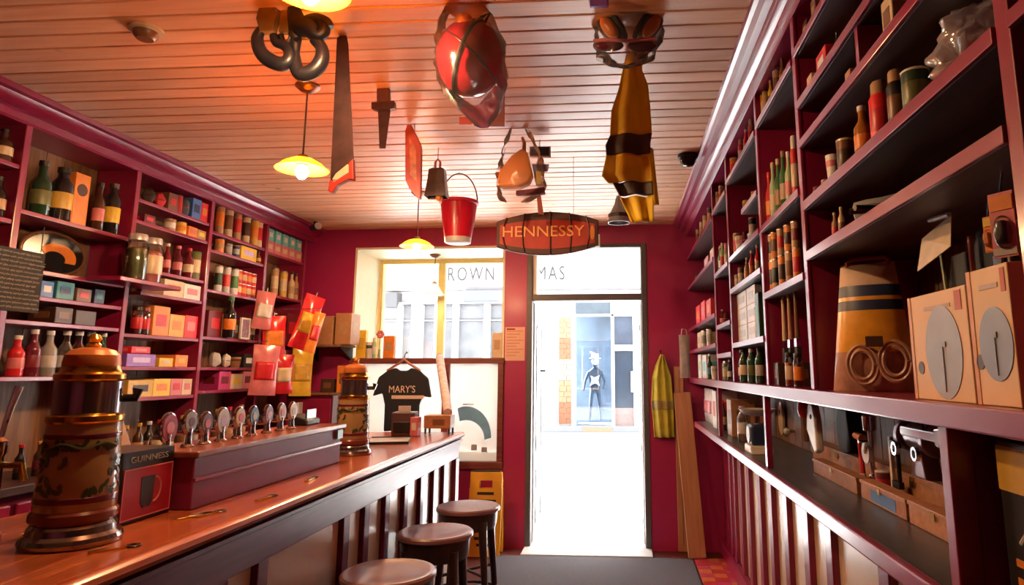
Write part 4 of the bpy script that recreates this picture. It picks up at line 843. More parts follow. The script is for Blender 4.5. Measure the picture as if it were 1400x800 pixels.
# ------------------------------------------------------------------ on the bar
ZB = 1.0812
CERAM = mat((.34,.20,.085), .2, 0, .2, 10, 0, .4, 'honey_ceramic'); GREENC = mat((.05,.06,.025), .2, 0, .2, 10, 0, .5, 'green_glaze')
def tower(loc, label, k=1.0, rz=0):
    e = E('ceramic_beer_tower', label, 'beer tower', loc, rz)
    def L(pr): return [(r*k, z*k) for r, z in pr]
    O('foot', MB().lathe(L([(.108,0),(.112,.012),(.108,.022),(.098,.03),(.096,.045),(.088,.055)]), 40), mat((.30,.28,.28), .14, .95, .1), e, smooth=.5)
    O('lower_ring', MB().lathe(L([(.090,.055),(.096,.062),(.096,.078),(.09,.085)]), 40), mat((.16,.03,.02), .2, 0, .1), e, smooth=.5)
    O('ceramic_body', MB().lathe(L([(.088,.085),(.09,.09),(.086,.2),(.083,.28),(.082,.30)]), 40), CERAM, e, smooth=.5)
    O('lower_band', MB().lathe(L([(.0893,.104),(.0908,.106),(.0905,.118),(.0888,.12)]), 40), mat('maroon', .2), e, smooth=.5)
    O('upper_band', MB().lathe(L([(.0838,.262),(.0848,.264),(.0845,.272),(.0833,.274)]), 40), mat('maroon', .2), e, smooth=.5)
    O('collar', MB().lathe(L([(.083,.30),(.086,.305),(.086,.318),(.08,.322)]), 40), BRASS, e, smooth=.5)
    O('metal_barrel', MB().lathe(L([(.074,.322),(.076,.325),(.076,.405),(.074,.408)]), 40), mat((.34,.31,.35), .14, .95, .1, 10, 0, 0, 'dark_chrome'), e, smooth=.5)
    O('brass_rim', MB().lathe(L([(.076,.408),(.080,.412),(.080,.424),(.07,.43),(.066,.44),(.066,.446)]), 40), BRASS, e, smooth=.5)
    O('copper_dome', MB().lathe(L([(.064,.446),(.066,.452),(.062,.475),(.05,.488),(.03,.494),(.015,.496)]), 40), mat((.62,.19,.05), .35, .2, .1), e, smooth=.5)
    O('finial', MB().lathe(L([(.014,.495),(.018,.502),(.012,.508),(.018,.518),(.010,.53),(.0,.534)]), 20), BRASS, e, smooth=.5)
    # painted wreath: small green leaves around the body front
    rnd = random.Random(3); mb = MB()
    for i in range(110):
        a = -PI/2+rnd.uniform(-1.35, 1.35); t = rnd.random(); z = .128+.125*t
        if abs((a+PI/2)/1.1)**2+((t-.5)/.36)**2 < 1 and rnd.random() < .8: continue
        r = (.0895-.005*(z-.09)/.2)*k+.001; s_ = .013*k
        c, s = math.cos(a), math.sin(a); tx, ty = -s, c; an_ = rnd.uniform(0, PI)
        pts = []
        for q in range(6):
            b_ = 2*PI*q/6; u_, v_ = s_*math.cos(b_), s_*.45*math.sin(b_); uu, vv = u_*math.cos(an_)-v_*math.sin(an_), u_*math.sin(an_)+v_*math.cos(an_)
            pts.append((r*c+tx*uu, r*s+ty*uu, z*k+vv))
        mb.add(pts, [tuple(range(6))])
    O('painted_wreath', mb, GREENC, e, solid=.0008)['kind'] = 'stuff'
    O('painted_scroll', MB().tube([((.0885*k)*math.cos(a), (.0885*k)*math.sin(a), (.245+.006*math.cos(6*a))*k) for a in [-PI/2-.9+1.8*i/20 for i in range(21)]], .004*k, 6), GREENC, e, smooth=True)
    O('tap_handle', MB().tube([(.07*k,.0,.36*k),(.105*k,.0,.36*k),(.11*k,0,.385*k)], [.011*k,.012*k,.014*k]), mat('black', .2), e, smooth=True)
    O('spout', MB().tube([(0,.07*k,.35*k),(0,.12*k,.345*k),(0,.13*k,.30*k)], .01*k), CHROME, e, smooth=True)
    return e
p = atZ(97, 742, 1.08); tower((p.x, p.y, ZB), 'large honey ceramic beer tower with copper dome beside the red glass sign', .97, .75)
p = atZ(478, 622, 1.08); tower((p.x, p.y+.02, ZB), 'ceramic beer tower with copper dome at the end of the tap riser', .92, .3)
# sign box
gb = E('stout_sign_box', 'black GUINNESS sign box with red panel and dark pint on the bar', 'sign', (-1.375, 1.895, ZB), PI/2)
O('case', bx(-.108,.108,0,.16,0,.195), mat('black', .3), gb, bevel=.003)
O('red_panel', bx(-.1,.1,-.003,0,.01,.148), mat((.36,.012,.035), .4, 0, .06), gb)
O('panel_border', MB().box(-.1,.1,-.0045,-.003,.145,.148).box(-.1,.1,-.0045,-.003,.01,.013).box(-.1,-.097,-.0045,-.003,.013,.145).box(.097,.1,-.0045,-.003,.013,.145), mat('pink', .4), gb)
O('pint_print', MB().prism([(-.03,.12),(.025,.12),(.022,.05),(.012,.035),(-.018,.035),(-.028,.05)], .0015, 'Y', -.0045), mat('black', .3), gb)
O('pint_handle_print', MB().tube([(.025+.028*math.sin(a), -.0035, .08+.035*math.cos(a)) for a in [PI*i/12 for i in range(13)]], .003, 6), mat('pink', .4), gb)
text('lettering', 'GUINNESS', .03, mat((.30,.28,.28), .5), gb, (0,-.001,.171), (PI/2,0,0), .0008, width=.155, height=.017)
# beer taps on the riser
badge = [('crimson','pink'),('grey','maroon'),('maroon','pink'),('pale grey','lilac'),('cream','red'),('dark blue','pale grey'),('dark red','pink'),('tan','red'),('cream','tan')]
bname = ['crimson','grey and maroon','maroon','large silver grey','cream and red','dark blue','dark red','tan and red','plain cream']
ZT = 1.081+.1755
for i, (px, py) in enumerate([(236,585),(265,577),(287,579),(309,575),(332,571),(351,569),(371,567),(389,564),(404,562)]):
    p = atX(px, py, -1.40); hgt = p.z-ZT; R_ = (.036 if i in (0,3) else .030)
    e = E('beer_tap', f'chrome beer tap with {bname[i]} round badge on the plum riser', 'beer tap', (-1.415, p.y, ZT), PI/2, 'beer taps on the riser')
    O('base_flange', MB().lathe([(.02,0),(.022,.004),(.016,.01)], 16), CHROME, e, smooth=.6)
    O('column', MB().lathe([(.013,.01),(.011,hgt*.5),(.013,max(hgt-.02,.03))], 14), CHROME, e, smooth=.6)
    O('badge_rim', MB().lathe([(R_,-.006),(R_+.004,-.003),(R_+.004,.003),(R_,.006)], 24).turn(Matrix.Translation((0,0,hgt)) @ Matrix.Rotation(PI/2, 4, 'X') @ Matrix.Diagonal((1,1.2,1,1))), CHROME, e, smooth=.6)
    O('badge_face', MB().lathe([(R_*.94,0),(R_*.94,.003)], 24).turn(Matrix.Translation((0,-.0055,hgt)) @ Matrix.Rotation(PI/2, 4, 'X') @ Matrix.Diagonal((1,1.2,1,1))), paint(badge[i][0]), e)
    O('badge_print', MB().lathe([(R_*.5,0),(R_*.5,.0015)], 16).turn(Matrix.Translation((0,-.0085,hgt)) @ Matrix.Rotation(PI/2, 4, 'X')), paint(badge[i][1]), e)
    O('spout', MB().tube([(0,.012,hgt*.55),(0,.05,hgt*.55),(0,.055,hgt*.55-.025)], .007), CHROME, e, smooth=True)
    O('lever', MB().tube([(0,.02,hgt*.7),(.0,.035,hgt*.9)], [.006,.009]), mat('black', .3), e, smooth=True)
# till behind the bar
p = atX(160, 600, -1.62); e = E('till_screen', 'tilted till screen on black base behind the sign box', 'till', (-1.63, 2.02, ZB), PI/2)
O('base', bx(-.12,.10,-.08,.08,0,.12), mat('black', .35), e, bevel=.01); O('drawer', bx(-.11,.09,-.088,-.08,.012,.09), mat('dark blue', .3), e, bevel=.004)
O('screen', MB().prism([(-.05,.14),(-.03,.14),(.055,.33),(.035,.33)], .2, 'X', -.11), mat((.42,.27,.2), .3), e, bevel=.004); O('screen_edge', MB().prism([(-.028,.14),(-.02,.14),(.065,.33),(.057,.33)], .21, 'X', -.115), mat('black', .3), e); O('neck', bx(-.03,.03,-.02,.03,.12,.16), mat('black', .4), e)
e = E('card_reader', 'black card terminal with screen at the end of the riser', 'card terminal', (-1.46, 3.02, ZT), PI/2)
O('body', MB().prism([(-.04,0),(.05,0),(.05,.05),(-.04,.025)], .13, 'X', -.06), mat('black', .35), e, bevel=.006); O('screen', bx(-.04,.05,-.028,-.02,.03,.07), mat('dark blue', .15), e); O('paper', bx(-.02,.03,.03,.04,.05,.10), paint('white'), e)
# dark things beside the large tower
e = E('chrome_tap_post', 'tall chrome lever tap standing behind the large ceramic tower', 'beer tap', (-1.62, 1.66, ZB), PI/2)
O('post', MB().lathe([(.03,0),(.03,.01),(.016,.02),(.014,.20),(.02,.21),(.02,.24),(.008,.25)], 16), CHROME, e, smooth=.6); O('lever', MB().tube([(0,0,.24),(.01,-.01,.33),(.02,-.015,.38)], [.006,.008,.01]), CHROME, e, smooth=True); O('spout', MB().tube([(0,-.01,.18),(0,-.07,.18),(0,-.08,.14)], .009), BRASS, e, smooth=True)
e = E('chrome_tap_post', 'shorter brass trimmed tap at the drip tray', 'beer tap', (-1.72, 1.56, ZB), PI/2)
O('post', MB().lathe([(.03,0),(.03,.01),(.018,.02),(.018,.22),(.03,.23),(.025,.28),(.0,.29)], 16), mat('dark grey', .2, .8), e, smooth=.6); O('badge', MB().lathe([(.03,0),(.03,.006)], 20).turn(Matrix.Translation((0,-.02,.2)) @ Matrix.Rotation(PI/2, 4, 'X')), BRASS, e)
dt = E('drip_tray', 'black drip tray with chrome edge below the large tower', 'drip tray', (-1.52, 1.30, ZB))
O('tray', MB().box(-.15,.15,-.32,.14,0,.012), mat('black', .3), dt, bevel=.003); O('rim', MB().box(.146,.152,-.32,.14,.004,.018).box(-.152,.146,.136,.142,.004,.018), CHROME, dt)
for i in range(9): O('grille_bar', bx(-.14+i*.032,-.13+i*.032,-.31,.13,.012,.015), mat('dark grey', .3, .6), dt)
put('x', (-1.58, 1.40, ZB+.0155), PI/2, .16, .11, 'brown', 'olive', 'standing in the drip tray', .12)
e = put('x', (-1.75, 1.72, ZB), PI/2, .14, .16, 'black', 'gold', 'behind the chrome lever tap', .05)
# brass discs let into bar top
for i, (px, py) in enumerate(((152,752),(262,707),(284,704),(362,682),(424,656))):
    p = atZ(px, py, 1.08); e = E('bottle_opener', 'flat brass bottle opener lying on the bar top', 'opener', (p.x, p.y, 1.0805), .9+.2*i, 'openers on the bar')
    O('blade', bx(-.045,.03,-.009,.009,0,.004), BRASS, e, bevel=.001); O('ring', MB().lathe([(.016,0),(.018,.002),(.016,.004),(.008,.004),(.008,0)], 18, (.045,0,0)), mat('dark brown', .3, .5), e)
# far end of bar: tray, boxes
p = atZ(527, 604, 1.08); e = E('serving_tray', 'thin black serving tray lying near the end of the bar', 'tray', (p.x, p.y, ZB), .25)
O('plate', bx(-.10,.14,-.16,.16,0,.008), mat((.45,.42,.42), .3), e, bevel=.003); O('rim', MB().box(-.10,.14,-.166,-.16,0,.014).box(-.10,.14,.16,.166,0,.014).box(.14,.146,-.166,.166,0,.014), mat('black', .3), e)
p = atZ(553, 596, 1.08); e = E('till_printer', 'dark maroon boxy receipt printer under the hanging T-shirt', 'printer', (p.x-.02, p.y+.06, ZB), .1)
O('body', bx(-.075,.075,-.07,.07,0,.15), mat((.09,.04,.055), .4), e, bevel=.008); O('paper', bx(-.04,.04,-.03,-.02,.15,.19), paint('white'), e); O('front', bx(-.06,.06,-.078,-.07,.02,.09), mat('black', .3), e, bevel=.003)
p = atZ(598, 585, 1.08); e = E('small_table_box', 'brown wooden box on short legs at the bar end', 'box', (-1.235, 4.50, ZB), .0)
O('body', bx(-.09,.09,-.06,.06,.04,.125), BXW, e, bevel=.004); O('label', bx(-.03,.05,-.0615,-.06,.06,.10), paint('brown'), e)
for sx in (-1, 1):
    for sy in (-1, 1): O('leg', bx(sx*.08-.006,sx*.08+.006,sy*.05-.006,sy*.05+.006,0,.04), IRON, e)
put('x', (-1.355, 4.36, ZB), 0, .05, .12, 'pink', 'white', 'next to the wooden box at the bar end', .08)
e = E('rolled_poster', 'rolled grey and pink poster leaning on the screen at the bar end', 'poster', (-1.46, 4.60-.02, ZB+.126-.126))
a, b_ = Vector((-1.19, 4.54, 1.207)), atY(601, 488, 5.70)
e.location = a; e['label'] = 'rolled grey and pink poster leaning from the wooden box to the screen'
O('roll', MB().tube([(0,0,.012), b_-a], [.03,.035], 14), mat((.55,.42,.40), .6, 0, .35, 16), e, smooth=.7); O('inner_core', MB().tube([(b_-a)*.985, (b_-a)*1.004], .024, 12), paint('grey'), e)
# ------------------------------------------------------------------ T-shirt on hanger at screen
ts = E('t_shirt', "black T-shirt lettered MARY'S on a wooden hanger at the window screen", 't-shirt', (atY(550, 550, 5.80).x, 5.80, atY(550, 586, 5.80).z))
k = 5.80/900*1.0
out = [(-23,-4),(-23,32),(-27,48),(-40,44),(-33,70),(-20,80),(-10,83),(-5,79),(6,79),(11,83),(22,79),(34,68),(39,42),(27,44),(23,32),(23,0)]
sp = 5.87/FPX*1.02
poly = [(x*sp, z*sp*.95) for x, z in out]
mb = MB().prism(poly, .045, 'Y', -.022)
o = O('shirt', mb, cloth((.018,.02,.03)), ts, bevel=.012)
text('lettering', "MARY'S", .09, mat((.80,.62,.52), .6), ts, (.0,-.0245,.335), (PI/2,0,0), .001, width=.235, height=.062)
O('print_bar', bx(-.09,.20,-.0255,-.0235,.255,.285), mat((.80,.62,.52), .6), ts)
O('hanger', MB().tube([(-.15,0,.50),(-.05,0,.56),(0,0,.60),(.05,0,.56),(.15,0,.50)], .011), wood('hanger_wood', (.35,.10,.05), (.45,.16,.08), 'X'), ts, smooth=True)
O('hook', MB().tube([(0,0,.60),(0,.02,.64),(0,.06,.665),(0,.09,.655)], .005), IRON, ts)
# goods on the screen rail
def rail(kind, px, wpx, hpx, c, l, label, cap=None):
    p = atY(px, 492, YW+.02); D = depth(p); put(kind, (p.x, YW+.02, 1.6156), 0, wpx*D/FPX, hpx*D/FPX, c, l, 'on the rail of the window screen', .06, cap, label)
rail('x', 494, 13, 38, 'yellow', 'gold', 'tall yellow box'); rail('u', 504, 9, 22, 'white', 'dark grey', 'white cup with dark band'); rail('s', 511, 6, 28, 'pale green', 'white', 'pale green spray can'); rail('x', 532, 15, 30, 'orange', 'tan', 'orange box'); rail('x', 680, 14, 34, 'cream', 'tan', 'cream box at the pillar end')
e = E('flower', 'pink paper flower in thin vase beside the orange box', 'flower', (atY(521, 455, YW+.02).x, YW-.005, 1.6156))
O('vase', MB().lathe([(.01,0),(.014,.02),(.008,.06),(.009,.08)], 12), CLEARG, e, smooth=.7); O('stem', MB().tube([(0,0,.01),(.004,0,.2)], .0025, 6), paint('green'), e)
for i in range(6): a = 2*PI*i/6; O('petal', MB().ball((.004+.022*math.cos(a),0,.215+.022*math.sin(a)), .018, .008, .018, 8, 6), paint('pink'), e, smooth=True)
# ------------------------------------------------------------------ on the street wall and floor by the door
e = E('notice', 'peach coloured printed notice on the crimson pillar by the door', 'notice', (-.955, YW-.0015, 1.59)); O('paper', bx(-.09,.09,-.0015,.0005,0,.30), mat((.72,.42,.33), .7, 0, .05), e)
for i in range(9): O('printed_line', bx(-.075,.075-.03*(i % 3),-.0022,-.0015,.26-i*.027,.266-i*.027), mat((.45,.2,.16), .7), e)
O('heading', bx(-.075,.0,-.0022,-.0015,.275,.288), mat('dark red', .7), e)
hv = E('hi_vis_vest', 'yellow green hi-vis vest hanging on the wall beside the door', 'vest', (atY(906, 600, 5.85).x, 5.86, atY(906, 600, 5.85).z))
def drape(parent, name, rows, m, amp, nf, y0=0, ox=0, oz=0, sub=6, thick=.006, ph=0):
    def fn(u, v):
        t = v*(len(rows)-1); i = min(int(t), len(rows)-2); f_ = t-i
        z = rows[i][0]*(1-f_)+rows[i+1][0]*f_; a = rows[i][1]*(1-f_)+rows[i+1][1]*f_; b = rows[i][2]*(1-f_)+rows[i+1][2]*f_
        return (a+(b-a)*u, y0+amp*math.sin(nf*2*PI*u+ph+1.5*z)-amp*.6*math.sin(PI*u), z)
    return O(name, MB().grid(fn, 26, (len(rows)-1)*sub), m, parent, smooth=True, solid=thick)
def rpx(lst, Y, o): return [(atY(a, py, Y).z-o[2], atY(a, py, Y).x-o[0], atY(b, py, Y).x-o[0]) for py, a, b in lst]
hvo = tuple(hv.location)
drape(hv, 'vest_cloth', rpx([(485,903,907),(500,896,912),(515,892,917),(550,891,920),(598,895,922)], 5.86, hvo), mat((.55,.50,.06), .7, 0, .2, 14, .3), .02, 2.5)
drape(hv, 'reflective_band', [(z, a-.002, b+.002) for z, a, b in rpx([(548,891,920),(560,892,920.5)], 5.86, hvo)], mat((.35,.30,.10), .3), .02, 2.5, -.006)
O('peg', MB().tube([(0,.05,.74),(0,-.01,.745)], .008), IRON, hv)
# planks leaning
def lean(px0, px1, pyb, pyt, zt, dyb, d, label, X0=None):
    a, b_ = atZ(px0, pyb, 0), atZ(px1, pyb, 0); y = (a.y+b_.y)/2; w_ = b_.x-a.x
    t = atY((px0+px1)/2-22, pyt, 5.86); h = t.z
    e = E('plank', label, 'plank', ((a.x+b_.x)/2, y, 0.0065)); L_ = math.hypot(h, 5.82-d-y); e.rotation_euler = (-math.atan2(5.82-d-y, h), 0, 0)
    e.rotation_euler.y = -.06
    O('board', bx(-w_/2, w_/2, 0, d, 0.006, L_), PLANKW, e, bevel=.003); O('end_cap', bx(-w_/2+.004, w_/2-.004, .004, d-.004, L_, L_+.002), BACKB, e)
lean(942, 966, 766, 537, 0, 0, .05, 'wide pale plank leaning on the wall beside the door')
e = E('plank', 'narrow taller plank standing behind the wide leaning plank', 'plank', (.50, 5.89, .0065)); O('board', bx(-.045,.035,-.012,.012,0,1.53), PLANKW, e, bevel=.003); O('knot_strip', bx(-.003,.003,-.0135,-.012,.05,1.5), BACKB, e)
# wet floor sign
wf = E('wet_floor_sign', 'yellow folding wet floor sign standing behind the bar stools', 'floor sign', (atZ(664, 757, 0).x, 5.72, .0006))
YS = mat((.85,.46,.03), .4, 0, .05, 10, 0, .1, 'sign_yellow')
def spanel(sg, nm):
    m = MB(); w0, w1, H = .135, .125, .66
    m.box(-w0,w0,-.006,.006,0,H*.80).box(-w0,-.055,-.006,.006,H*.80,H*.90).box(.055,w0,-.006,.006,H*.80,H*.90).box(-w0,w0,-.006,.006,H*.90,H)
    m.turn(Matrix.Translation((0, sg*.085, 0)) @ Matrix.Rotation(sg*.115, 4, 'X')); return O(nm, m, YS, wf, bevel=.003)
f_ = spanel(-1, 'front_panel'); spanel(1, 'back_panel'); O('hinge', MB().tube([(-.12,0,.665),(.12,0,.665)], .008), mat('black', .5), wf)
tm = Matrix.Translation((0,-.085,0)) @ Matrix.Rotation(-.115, 4, 'X')
O('warning_triangle', MB().prism([(-.07,.20),(.07,.20),(.0,.34)], .002, 'Y', -.0085).turn(tm), mat((.75,.08,.03), .4), f_); 
for z, w_ in ((.48,.07),(.42,.09),(.13,.08),(.08,.06)): O('printed_line', bx(-w_,w_,-.008,-.0055,z,z+.022).turn(tm), mat('black', .5), f_)
O('falling_figure_print', MB().tube([(-.02,-.0095,.225),(.0,-.0095,.25),(.015,-.0095,.265),(.01,-.0095,.29)], .006, 6).turn(tm), mat('black', .5), f_)
# white carrier bag on the shelf end
p = atY(946, 480, 5.72); e = E('carrier_bag', 'narrow white carrier bag hanging at the shelving end by the door', 'bag', (.535, 5.70, 1.4406-.0), .5); packet(e, .11, .36, .03, 'white', None); O('handle', MB().tube([(-.03,0,.355),(-.02,0,.41),(.02,0,.41),(.03,0,.355)], .004), paint('white'), e, smooth=True); O('hook', MB().tube([(0,0,.41),(.055,.0,.425)], .003), IRON, e)
# chalkboard
cb = E('chalkboard', 'small chalkboard menu filled with white handwriting beside the back bar', 'chalkboard', (-2.66, 2.62, 1.76), PI/2)
c0 = -.0
O('board', bx(-.30,.20,-.008,.008,0,.275), mat((.016,.013,.014), .8, 0, .3, 20), cb, bevel=.003)
rnd = random.Random(5); mb = MB()
for r_ in range(13):
    z = .256-r_*.0198; x = -.288
    while x < .17:
        wd = rnd.uniform(.02, .05); pts = [(x+wd*t/9, -.0085, z+(.005 if t % 2 else -.005)*rnd.uniform(.3,1)) for t in range(10)]; mb.tube(pts, .0017, 4); x += wd+.006
O('chalk_writing', mb, mat((.42,.37,.34), .9), cb)['kind'] = 'stuff'
O('hanging_wire', MB().tube([(-.28,.0,.27),(-.28,0,.40)], .002, 5), IRON, cb); O('hanging_wire', MB().tube([(.18,.0,.27),(.18,0,.40)], .002, 5), IRON, cb)
# ------------------------------------------------------------------ lamps
BULB = emit('warm_bulb', (1,.60,.29), 800); SHADE = clearmat('amber_glass_shade', (1,.62,.14), .06, .1, .5, (1,.52,.06)); WSH = translucent('opal_glass_shade', (.9,.87,.8), .55)
def pendant(x, y, zs, label, sh=SHADE, R_=.118, ztop=ZC, bulb=BULB, style=0, k=1.0):
    e = E('pendant_lamp', label, 'lamp', (x, y, zs)); top = ztop-zs
    O('canopy', MB().lathe([(.0,top-.035),(.03,top-.03),(.055,top-.008),(.055,top-.0005)], 20), mat('brown', .35, .5), e, smooth=.7)
    O('cord', MB().tube([(0,0,.05),(0,0,top-.03)], .004, 6), mat('dark brown', .6), e)
    O('holder', MB().lathe([(.012,.055),(.022,.05),(.024,.01),(.02,0)], 16), BRASS, e, smooth=.7)
    prof = [(.024,.035),(.05,.03),(R_*.75,.008),(R_,-.018)] if style == 0 else [(.02,.05),(.03,.03),(R_*.6,-.03),(R_,-.075)]
    O('lamp_shade', MB().shell(prof, .004, 32), sh, e, smooth=.9)
    O('bulb', MB().lathe([(.0,-.062),(.014,-.058),(.026,-.04),(.028,-.025),(.018,-.004),(.012,.004)], 16), bulb, e, smooth=True)
pendant(-1.444, 2.80, 2.425, 'lit amber glass pendant lamp hanging beside the hand saw')
pendant(-1.49, 4.66, 2.42, 'lit amber glass pendant lamp hanging before the window', R_=.125)
pendant(-1.80, 6.22, 2.30, 'white opal pendant lamp hanging inside the window recess', WSH, .10, WZ1-.02, emit('cool_bulb', (1,.9,.75), 60), 1)
p4 = atY(425, -20, 1.75); pendant(p4.x, p4.y, p4.z, 'lit amber glass pendant lamp hanging next to the pulley hooks')


# ------------------------------------------------------------------ ceiling fixtures
p = atZ(200, 40, ZC); e = E('smoke_detector', 'round smoke detector on the ceiling boards over the bar', 'smoke detector', (p.x, p.y, ZC)); O('base', MB().lathe([(.05,-.014),(.062,-.01),(.062,-.0005)], 28), paint('cream'), e, smooth=.6); O('head', MB().lathe([(.0,-.045),(.03,-.043),(.042,-.03),(.045,-.014)], 28), paint('brown'), e, smooth=.6)
p = atZ(945, 212, ZC); e = E('dome_camera', 'black dome camera on the ceiling beside the crimson cornice', 'camera', (p.x-.02, p.y, ZC)); O('base', MB().lathe([(.06,-.02),(.065,-.015),(.065,-.0005)], 28), mat('black', .4), e, smooth=.6); O('dome', MB().lathe([(.0,-.075),(.03,-.07),(.05,-.045),(.055,-.02)], 28), mat('black', .08), e, smooth=.8)
p = atZ(408, 302, 2.78); e = E('bullet_camera', 'small dark camera on the ceiling in the corner by the window', 'camera', (-2.70, 5.55, ZC)); O('body', MB().tube([(-.04,.03,-.05),(.05,-.06,-.055)], .03, 14), mat('black', .4), e, smooth=.7); O('mount', MB().tube([(0,0,-.0005),(0,0,-.04)], .02), mat('black', .4), e); O('visor', MB().tube([(.05,-.06,-.055),(.058,-.068,-.055)], .031, 14), paint('pale grey'), e)
# ------------------------------------------------------------------ things hanging from the ceiling
def P2(lst, Y, o): return [(atY(a, b, Y).x-o[0], atY(a, b, Y).z-o[2]) for a, b in lst]
def hang(name, label, cat, px, py, Y):
    p = atY(px, py, Y); return E(name, label, cat, (p.x, Y, p.z)), (p.x, Y, p.z)
def cord(e, o, pts, top=True, r=.0025, m=None):
    q = [(atY(a, b, o[1]).x-o[0], 0, atY(a, b, o[1]).z-o[2]) for a, b in pts]
    if top: q.append((q[-1][0], 0, ZC-o[2]-.0005))
    O('string', MB().tube(q, r, 6), m or mat('tan', .8), e)
e, o = hang('hand_saw', 'long hand saw with red and cream handle hanging from the ceiling', 'saw', 468, 250, 2.36)
RUST = mat((.075,.035,.035), .4, .6, .4, 14, .2, 0, 'rusted_steel')
O('blade', MB().prism(P2([(461,52),(473,44),(476,60),(484,225),(474,226),(452,250),(453,225)], 2.36, o), .004, 'Y', -.002), RUST, e)
O('handle', MB().prism(P2([(452,246),(450,262),(456,265),(463,254),(478,246),(485,247),(484,218),(478,224),(478,238),(464,246),(458,250)], 2.36, o), .024, 'Y', -.012), mat((.42,.035,.02), .35), e, bevel=.003)
O('cream_inlay', MB().prism(P2([(455,246),(460,238),(476,225),(479,227),(478,236),(462,246)], 2.36, o), .012, 'Y', -.006), paint('cream'), e)
cord(e, o, [(468,48),(462,40)], m=mat('orange', .7))
e, o = hang('keyhole_saw', 'short dark keyhole saw with cross guard hanging from the ceiling', 'saw', 524, 200, 2.86)
O('blade', MB().prism(P2([(517,150),(534,150),(527,203),(519,203)], 2.86, o), .005, 'Y', -.0025), RUST, e); O('guard', MB().prism(P2([(509,141),(540,139),(541,149),(532,151),(515,152),(509,150)], 2.86, o), .03, 'Y', -.015), RUST, e, bevel=.003)
O('grip', MB().prism(P2([(516,122),(533,121),(534,141),(516,142)], 2.86, o), .022, 'Y', -.011), mat((.12,.04,.03), .4), e, bevel=.003); cord(e, o, [(524,124)])
# pulley hooks
e, o = hang('pulley_hooks', 'pair of black iron pulley hooks with olive wooden cheeks hanging from ceiling', 'pulley', 400, 50, 2.16)
BLKI = mat((.012,.011,.016), .4, 0, .2, 20, .2, .1, 'black_iron'); OLW = mat((.16,.085,.018), .5, 0, .3, 20, .2, 0, 'olive_wood')
def hx(a, b, dy=0): q = atY(a, b, 2.16); return (q.x-o[0], dy, q.z-o[2])
O('pulley_cheek', MB().prism(P2([(362,-6),(378,-8),(382,20),(376,44),(358,46),(353,28)], 2.16, o), .035, 'Y', -.018), OLW, e, bevel=.005)
O('pulley_cheek', MB().prism(P2([(386,16),(395,16),(397,46),(383,46)], 2.16, o), .03, 'Y', -.015), OLW, e, bevel=.004)
O('iron_hook', MB().tube(*smooth_pts([hx(359,38),hx(352,52),hx(356,70),hx(368,82),hx(385,88),hx(395,82),hx(396,70),hx(388,62),hx(378,58),hx(374,48)], [v*1.25 for v in [.012,.017,.02,.022,.022,.02,.017,.015,.014,.012]]), 12), BLKI, e, smooth=True)
O('iron_hook', MB().tube(*smooth_pts([hx(398,18,.01),hx(402,44,.01),hx(402,70,.01),hx(404,92,.01),hx(412,100,.01),hx(428,94,.01),hx(438,80,.01),hx(438,64,.01),hx(428,52,.01)], [v*1.25 for v in [.016,.02,.012,.02,.022,.022,.021,.018,.016]]), 12), BLKI, e, smooth=True)
O('iron_shackle', MB().tube(*smooth_pts([hx(398,-10,.0),hx(402,12,0),hx(410,36,.0),hx(424,40,0),hx(436,48,0),hx(444,40,0),hx(438,32,0)], [v*1.25 for v in [.014,.018,.03,.03,.02,.017,.014]]), 12), BLKI, e, smooth=True)
O('iron_shackle', MB().tube(*smooth_pts([hx(412,44,.0),hx(418,32,0),hx(432,26,0),hx(446,30,0),hx(451,38,0)], [v*1.25 for v in [.022,.02,.017,.015,.012]]), 12), BLKI, e, smooth=True)
O('iron_link', MB().tube([hx(384,48),hx(390,70),hx(398,52),hx(408,56)], .012, 8), IRON, e, smooth=True)
for a, b in ((370,-6),(398,-10)):
    q = hx(a, b); O('chain', MB().tube([q, (q[0], q[1], ZC-o[2]-.0005)], .008, 8), IRON, e)
# square maroon tag under the near lamp
e, o = hang('paper_tag', 'small square maroon tag hanging beside the pulley hooks', 'tag', 427, 20, 2.30); O('card', MB().prism(P2([(414,8),(439,8),(439,20),(414,20)], 2.3, o), .003, 'Y', 0), mat((.18,.05,.05), .6), e); cord(e, o, [(427,9)])
# hard hat in plastic bag
e, o = hang('hard_hat', 'round red hard hat with dark strap wrapped in clear plastic', 'hard hat', 642, 85, 2.20)
c_ = P2([(643,80)], 2.20, o)[0]; sx = 50*2.2/FPX
O('shell', MB().ball((c_[0],0,c_[1]), sx, sx*.95, sx*1.2, 30, 20), mat((.42,.012,.025), .18, 0, .12, 8, 0, .5, 'red_glossy_plastic'), e, smooth=True)
def ring(tilt, r, off): return [(c_[0]+sx*1.02*math.sin(t)*math.sin(tilt), -sx*.97*math.cos(t), c_[1]+sx*1.22*math.sin(t)*math.cos(tilt)) for t in [2*PI*i/36 for i in range(37)]]
O('strap', MB().tube(ring(.42, 0, 0), .0075, 8, False), mat((.03,.03,.03), .5), e, smooth=True)
O('ridge', MB().tube(ring(-.9, 0, 0), .004, 8, False), mat('maroon', .3), e, smooth=True)
q = P2([(622,140),(618,128),(660,32),(672,24),(664,38)], 2.2, o); O('chin_strap', MB().tube([(q[1][0],-.02,q[1][1]),(q[0][0],-.02,q[0][1])], .010), mat('green', .5), e); O('buckle', MB().tube([(q[2][0],-.04,q[2][1]),(q[3][0],-.03,q[3][1]),(q[4][0],-.03,q[4][1])], .007), mat('dark green', .5), e)
q = P2([(640,42)], 2.2, o)[0]; O('badge', MB().ball((q[0],-.06,q[1]), .034, .03, .034), mat('orange', .3), e, smooth=True)
